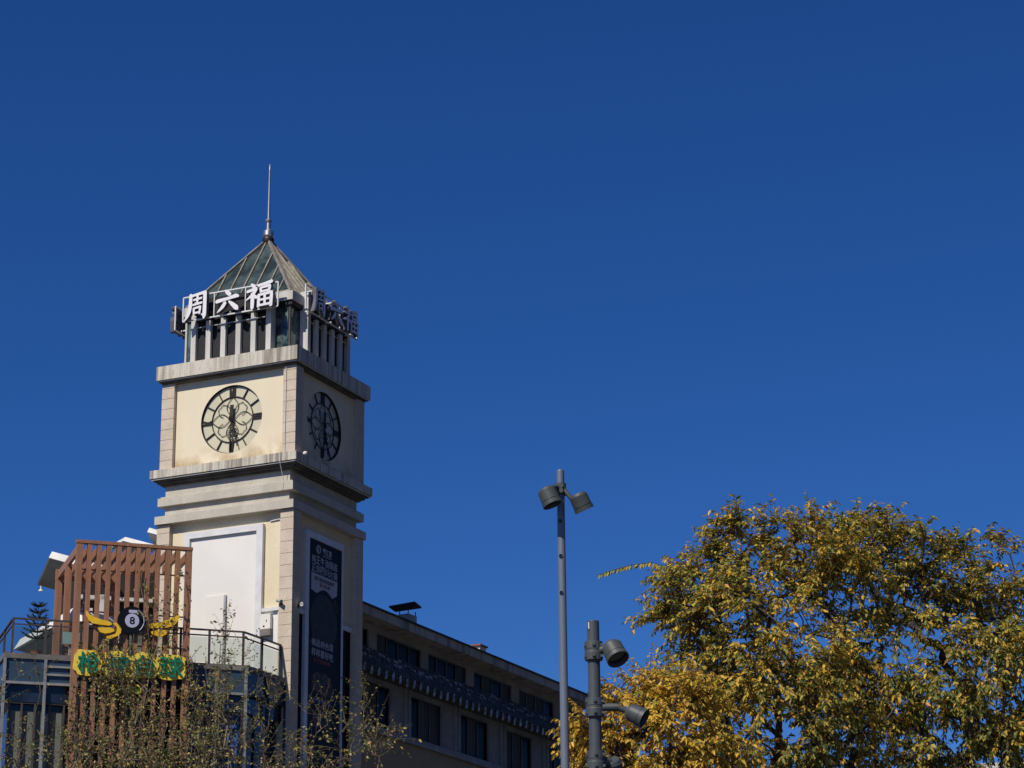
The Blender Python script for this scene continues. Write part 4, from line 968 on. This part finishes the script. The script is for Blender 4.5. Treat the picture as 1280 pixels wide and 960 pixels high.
    if extra is not None:
        for pts in extra:
            pts = [np.array(p)-base for p in pts]
            # start from the nearest limb
            j = int(np.argmin(np.linalg.norm(N-pts[0], axis=1))); segs.append((N[j], pts[0], r_tip*1.2, r_tip))
            sg = 1
            for a, c in zip(pts[:-1], pts[1:]):
                segs.append((a, c, r_tip*.9, r_tip*.7)); d = (c-a); Ls = np.linalg.norm(d); d /= Ls
                for s in range(int(Ls/.020)):
                    q = a + d*s*.020; ax = np.array([0,sg*.3,-.75]) + d*.35 + rs.normal(0,.15,3); sg = -sg
                    TP.append(q); TA.append(ax); TN.append(np.array([0,-1.,.6]) + rs.normal(0,.3,3)); TL.append(leaf[0]*rs.uniform(.8,1.1)); TW.append(leaf[1]*rs.uniform(.8,1.1)); TC.append(pal[rs.choice([0,2,3,3,4])]*rs.uniform(.85,1.2))
    big = [s for s in segs if s[2] > r_tip*1.6]; small = [s for s in segs if s[2] <= r_tip*1.6]
    if len(big) < 60: limb_mesh('trunk', big + small + ts, M[bark], root, 5)
    else:
        limb_mesh('trunk', big, M[bark], root, 8); limb_mesh('branches', small + ts, M[bark], root, 4)
    leaf_mesh(crownname, np.array(TP), np.array(TA), np.array(TN), np.array(TL), np.array(TW), np.array(TC), M[leafm], root)
    return root, len(TP)
def blobs_px(lst, depth, flat=.8):
    out = []
    for (px, py, rpx, rpy, dy, n) in lst:
        s = depth/F*1.05
        out.append((tuple(at(px, py, depth+dy)), (rpx*s, max(rpx, rpy)*s*flat, rpy*s), n))
    return out
D1 = 30.0
b1 = blobs_px([(930,688,48,40,0,16), (908,742,80,60,0,44), (1000,693,72,48,.2,37), (872,758,62,58,-.4,27), (950,800,100,75,-.8,57), (1050,740,60,60,.8,26), (1060,870,70,60,.3,34), (892,852,74,60,-.3,40), (985,880,85,70,-1.0,51), (930,960,110,60,-.5,37), (1040,950,70,70,0,27)], D1)
base = at(985, 960, D1); fork = np.array((base.x+.1, base.y, 3.2))
extra = [[tuple(at(px, py, D1-.3)) for px, py in ((850,722),(835,709),(815,703),(790,706),(768,712),(747,719))]]
n1 = grow('autumn_tree', 'large autumn tree with ochre and green leaves and a long spray reaching left', 'tree', (base.x, base.y, 0), b1, fork, 11, extra=extra, twigs=8, leaves=17, twig_len=.34, leaf=(.076,.031), vert=1.6, trunk_r=.17, weights=[.17,.17,.18,.19,.16,.10,.03])
D2 = 31.5
b2 = blobs_px([(1102,688,68,50,0,40), (1130,725,75,70,.3,40), (1200,725,70,62,.2,37), (1265,750,70,62,0,30), (1090,850,75,70,-.6,37), (1165,840,85,80,-.9,54), (1250,850,80,75,-.5,44), (1320,840,80,110,0,30), (1140,950,90,60,-.6,37), (1258,895,50,45,-.6,24), (1240,950,90,60,-.6,37)], D2)
base = at(1170, 960, D2); fork = np.array((base.x, base.y, 3.4))
n2 = grow('autumn_tree', 'autumn tree at the right edge with darker green and ochre leaves', 'tree', (base.x, base.y, 0), b2, fork, 23, twigs=8, leaves=17, twig_len=.34, leaf=(.076,.031), vert=1.6, trunk_r=.17, weights=[.12,.14,.18,.21,.19,.13,.03])
D3 = 27.5
b3 = blobs_px([(800,885,48,38,0,23), (768,918,36,36,.1,17), (742,918,20,28,.1,11), (745,952,16,26,.2,8), (845,905,60,48,-.2,30), (800,945,70,40,-.2,30), (880,950,60,45,-.2,27), (860,870,35,30,.3,13)], D3)
base = at(830, 960, D3); fork = np.array((base.x, base.y, 3.0))
n3 = grow('autumn_tree', 'low bright yellow tree behind the short slate lamp post', 'tree', (base.x, base.y, 0), b3, fork, 37, twigs=8, leaves=17, twig_len=.34, leaf=(.076,.031), vert=1.6, trunk_r=.12, weights=[.34,.26,.17,.10,.06,.03,.04])

# young, thin street trees in front of the pavilion
VP = np.array([(.30,.26,.075), (.20,.20,.06), (.13,.15,.045), (.075,.095,.032), (.32,.18,.06), (.18,.105,.045), (.46,.36,.09)])
DS = 40.0
def young(px, tops, seed, label, dens=1.0, weights=None, depth=DS):
    base = at(px, 960, depth); bl = []
    for (x, y, rx, ry, n) in tops:
        s = depth/F; bl.append((tuple(at(x, y, depth)), (rx*s, rx*s, ry*s), max(2, int(n*dens))))
    fork = np.array((base.x, base.y, max(2.5, base.z-1.6)))
    return grow('young_tree', label, 'tree', (base.x, base.y, 0), bl, fork, seed, r_tip=.0032, twigs=3, twig_len=.45, leaves=7, leaf=(.06,.032), weights=weights or [.2,.2,.2,.15,.1,.08,.07], bark='twig', leafm='vineleaf', group='young street trees in front of the pavilion', droop=.12, up=.75, pal=VP, trunk_r=.02, twig_r=.0028, vert=2.2, jitter=.03)[0]
young(30, [(30,890,40,60,10),(25,950,45,30,10)], 51, 'thin sparse young tree at the left edge before the blue glass')
young(110, [(112,915,40,36,12),(100,945,50,34,18)], 52, 'bushy young tree before the left pergola posts')
young(165, [(165,912,36,32,12),(160,945,45,34,18),(148,850,8,18,4),(203,770,5,60,6)], 53, 'bushy young tree before the middle of the pergola with one tall shoot')
young(225, [(228,915,38,34,12),(172,842,10,16,3),(222,945,45,34,18)], 54, 'bushy young tree before the right pergola posts')
young(285, [(284,835,28,32,14),(285,900,38,50,28),(286,775,4,40,5),(270,950,40,30,18)], 55, 'young tree with a bare tall shoot before the white tower panel')
young(335, [(335,905,24,50,16),(340,950,30,30,16)], 56, 'yellow green young tree before the dark pavilion flank', weights=[.35,.2,.15,.1,.05,.05,.1])
young(388, [(388,900,26,40,8),(392,948,34,24,18)], 57, 'young tree with bare pale stem before the navy banner')
young(420, [(425,935,30,40,14)], 58, 'low leafy young tree at the foot of the banner')
young(458, [(457,870,6,32,5),(460,930,32,30,14),(482,925,20,22,8)], 59, 'slim young tree with forked bare tip before the office wall')

# climbing plants over the pergola front
rs = np.random.RandomState(77)
vo = G.w((-4.5, -1.0, -H)); vr = empty('climbing_vine', vo, G.a, 'dense brown green climbing plant covering the lower pergola posts', 'vine')
TP, TA, TN, TL, TW, TC, sg = [], [], [], [], [], [], []
def vine_leaf(p, s=1.0):
    TP.append(p); TA.append(rs.normal(0,.7,3) + np.array([0,-.2,-.35])); TN.append(np.array([0,-1,.5]) + rs.normal(0,.7,3)); k = rs.uniform(.7,1.25)*s
    TL.append(.12*k); TW.append(.072*k); TC.append(VP[rs.choice(7, p=[.16,.2,.2,.16,.13,.1,.05])]*rs.uniform(.75,1.2))
def strand(x, z0, z1, dens, wob=.25, y0=-.62):
    p = np.array([x, y0, z0]); d = np.array([rs.normal(0,.2), 0, 1.0])
    while p[2] < z1:
        d += np.array([rs.normal(0,wob), rs.normal(0,.10) + .3*(y0-p[1]), .12]); d /= np.linalg.norm(d); q = p + d*.16
        sg.append((p.copy(), q.copy(), .013, .012))
        for k in range(rs.poisson(dens)): vine_leaf(p + (q-p)*rs.uniform() + rs.normal(0,.10,3))
        if rs.uniform() < .25:
            t = q + np.array([rs.normal(0,.3), -abs(rs.normal(0,.15)), rs.normal(.1,.25)]); sg.append((q.copy(), t, .008, .004))
            for k in range(rs.poisson(dens*2)): vine_leaf(q + (t-q)*rs.uniform(.3,1.1) + rs.normal(0,.06,3))
        p = q
for k in range(58): x = rs.uniform(-6.75,-1.7); strand(x, 12.5, rs.uniform(14.2,16.6) if rs.uniform() < .8 else rs.uniform(16.6,17.3), 1.7)
for k in range(9): strand(rs.uniform(-5.45,-4.7), 16.2, rs.uniform(17.6,18.7), 2.2, .2, -.78)
for k in range(5): strand(rs.uniform(-4.95,-4.3), 16.8, rs.uniform(18.4,19.4), 2.4)
for k in range(5): strand(rs.uniform(-6.0,-5.0), 17.0, rs.uniform(18.2,19.1), 2.2)
for k in range(3): strand(-3.72 + .12*k, 17.5, 21.2 + .4*k, 1.8, .06)
for k in range(4): strand(rs.uniform(-2.6,-2.2), 16.0, rs.uniform(17.6,19.4), 1.6)
for k in range(8): strand(rs.uniform(-2.2,-.9), 13, rs.uniform(16.8,18.3), 2.2)
o_ = np.array((-4.5, -1.0, -H))
TP = [p - o_ for p in TP]; sg = [(a-o_, c-o_, r, s) for a, c, r, s in sg]
limb_mesh('stems', sg, M['twig'], vr, 4)
leaf_mesh('foliage', np.array(TP), np.array(TA), np.array(TN), np.array(TL), np.array(TW), np.array(TC), M['vineleaf'], vr)
print('leaves', n1[1], n2[1], n3[1], len(TP))
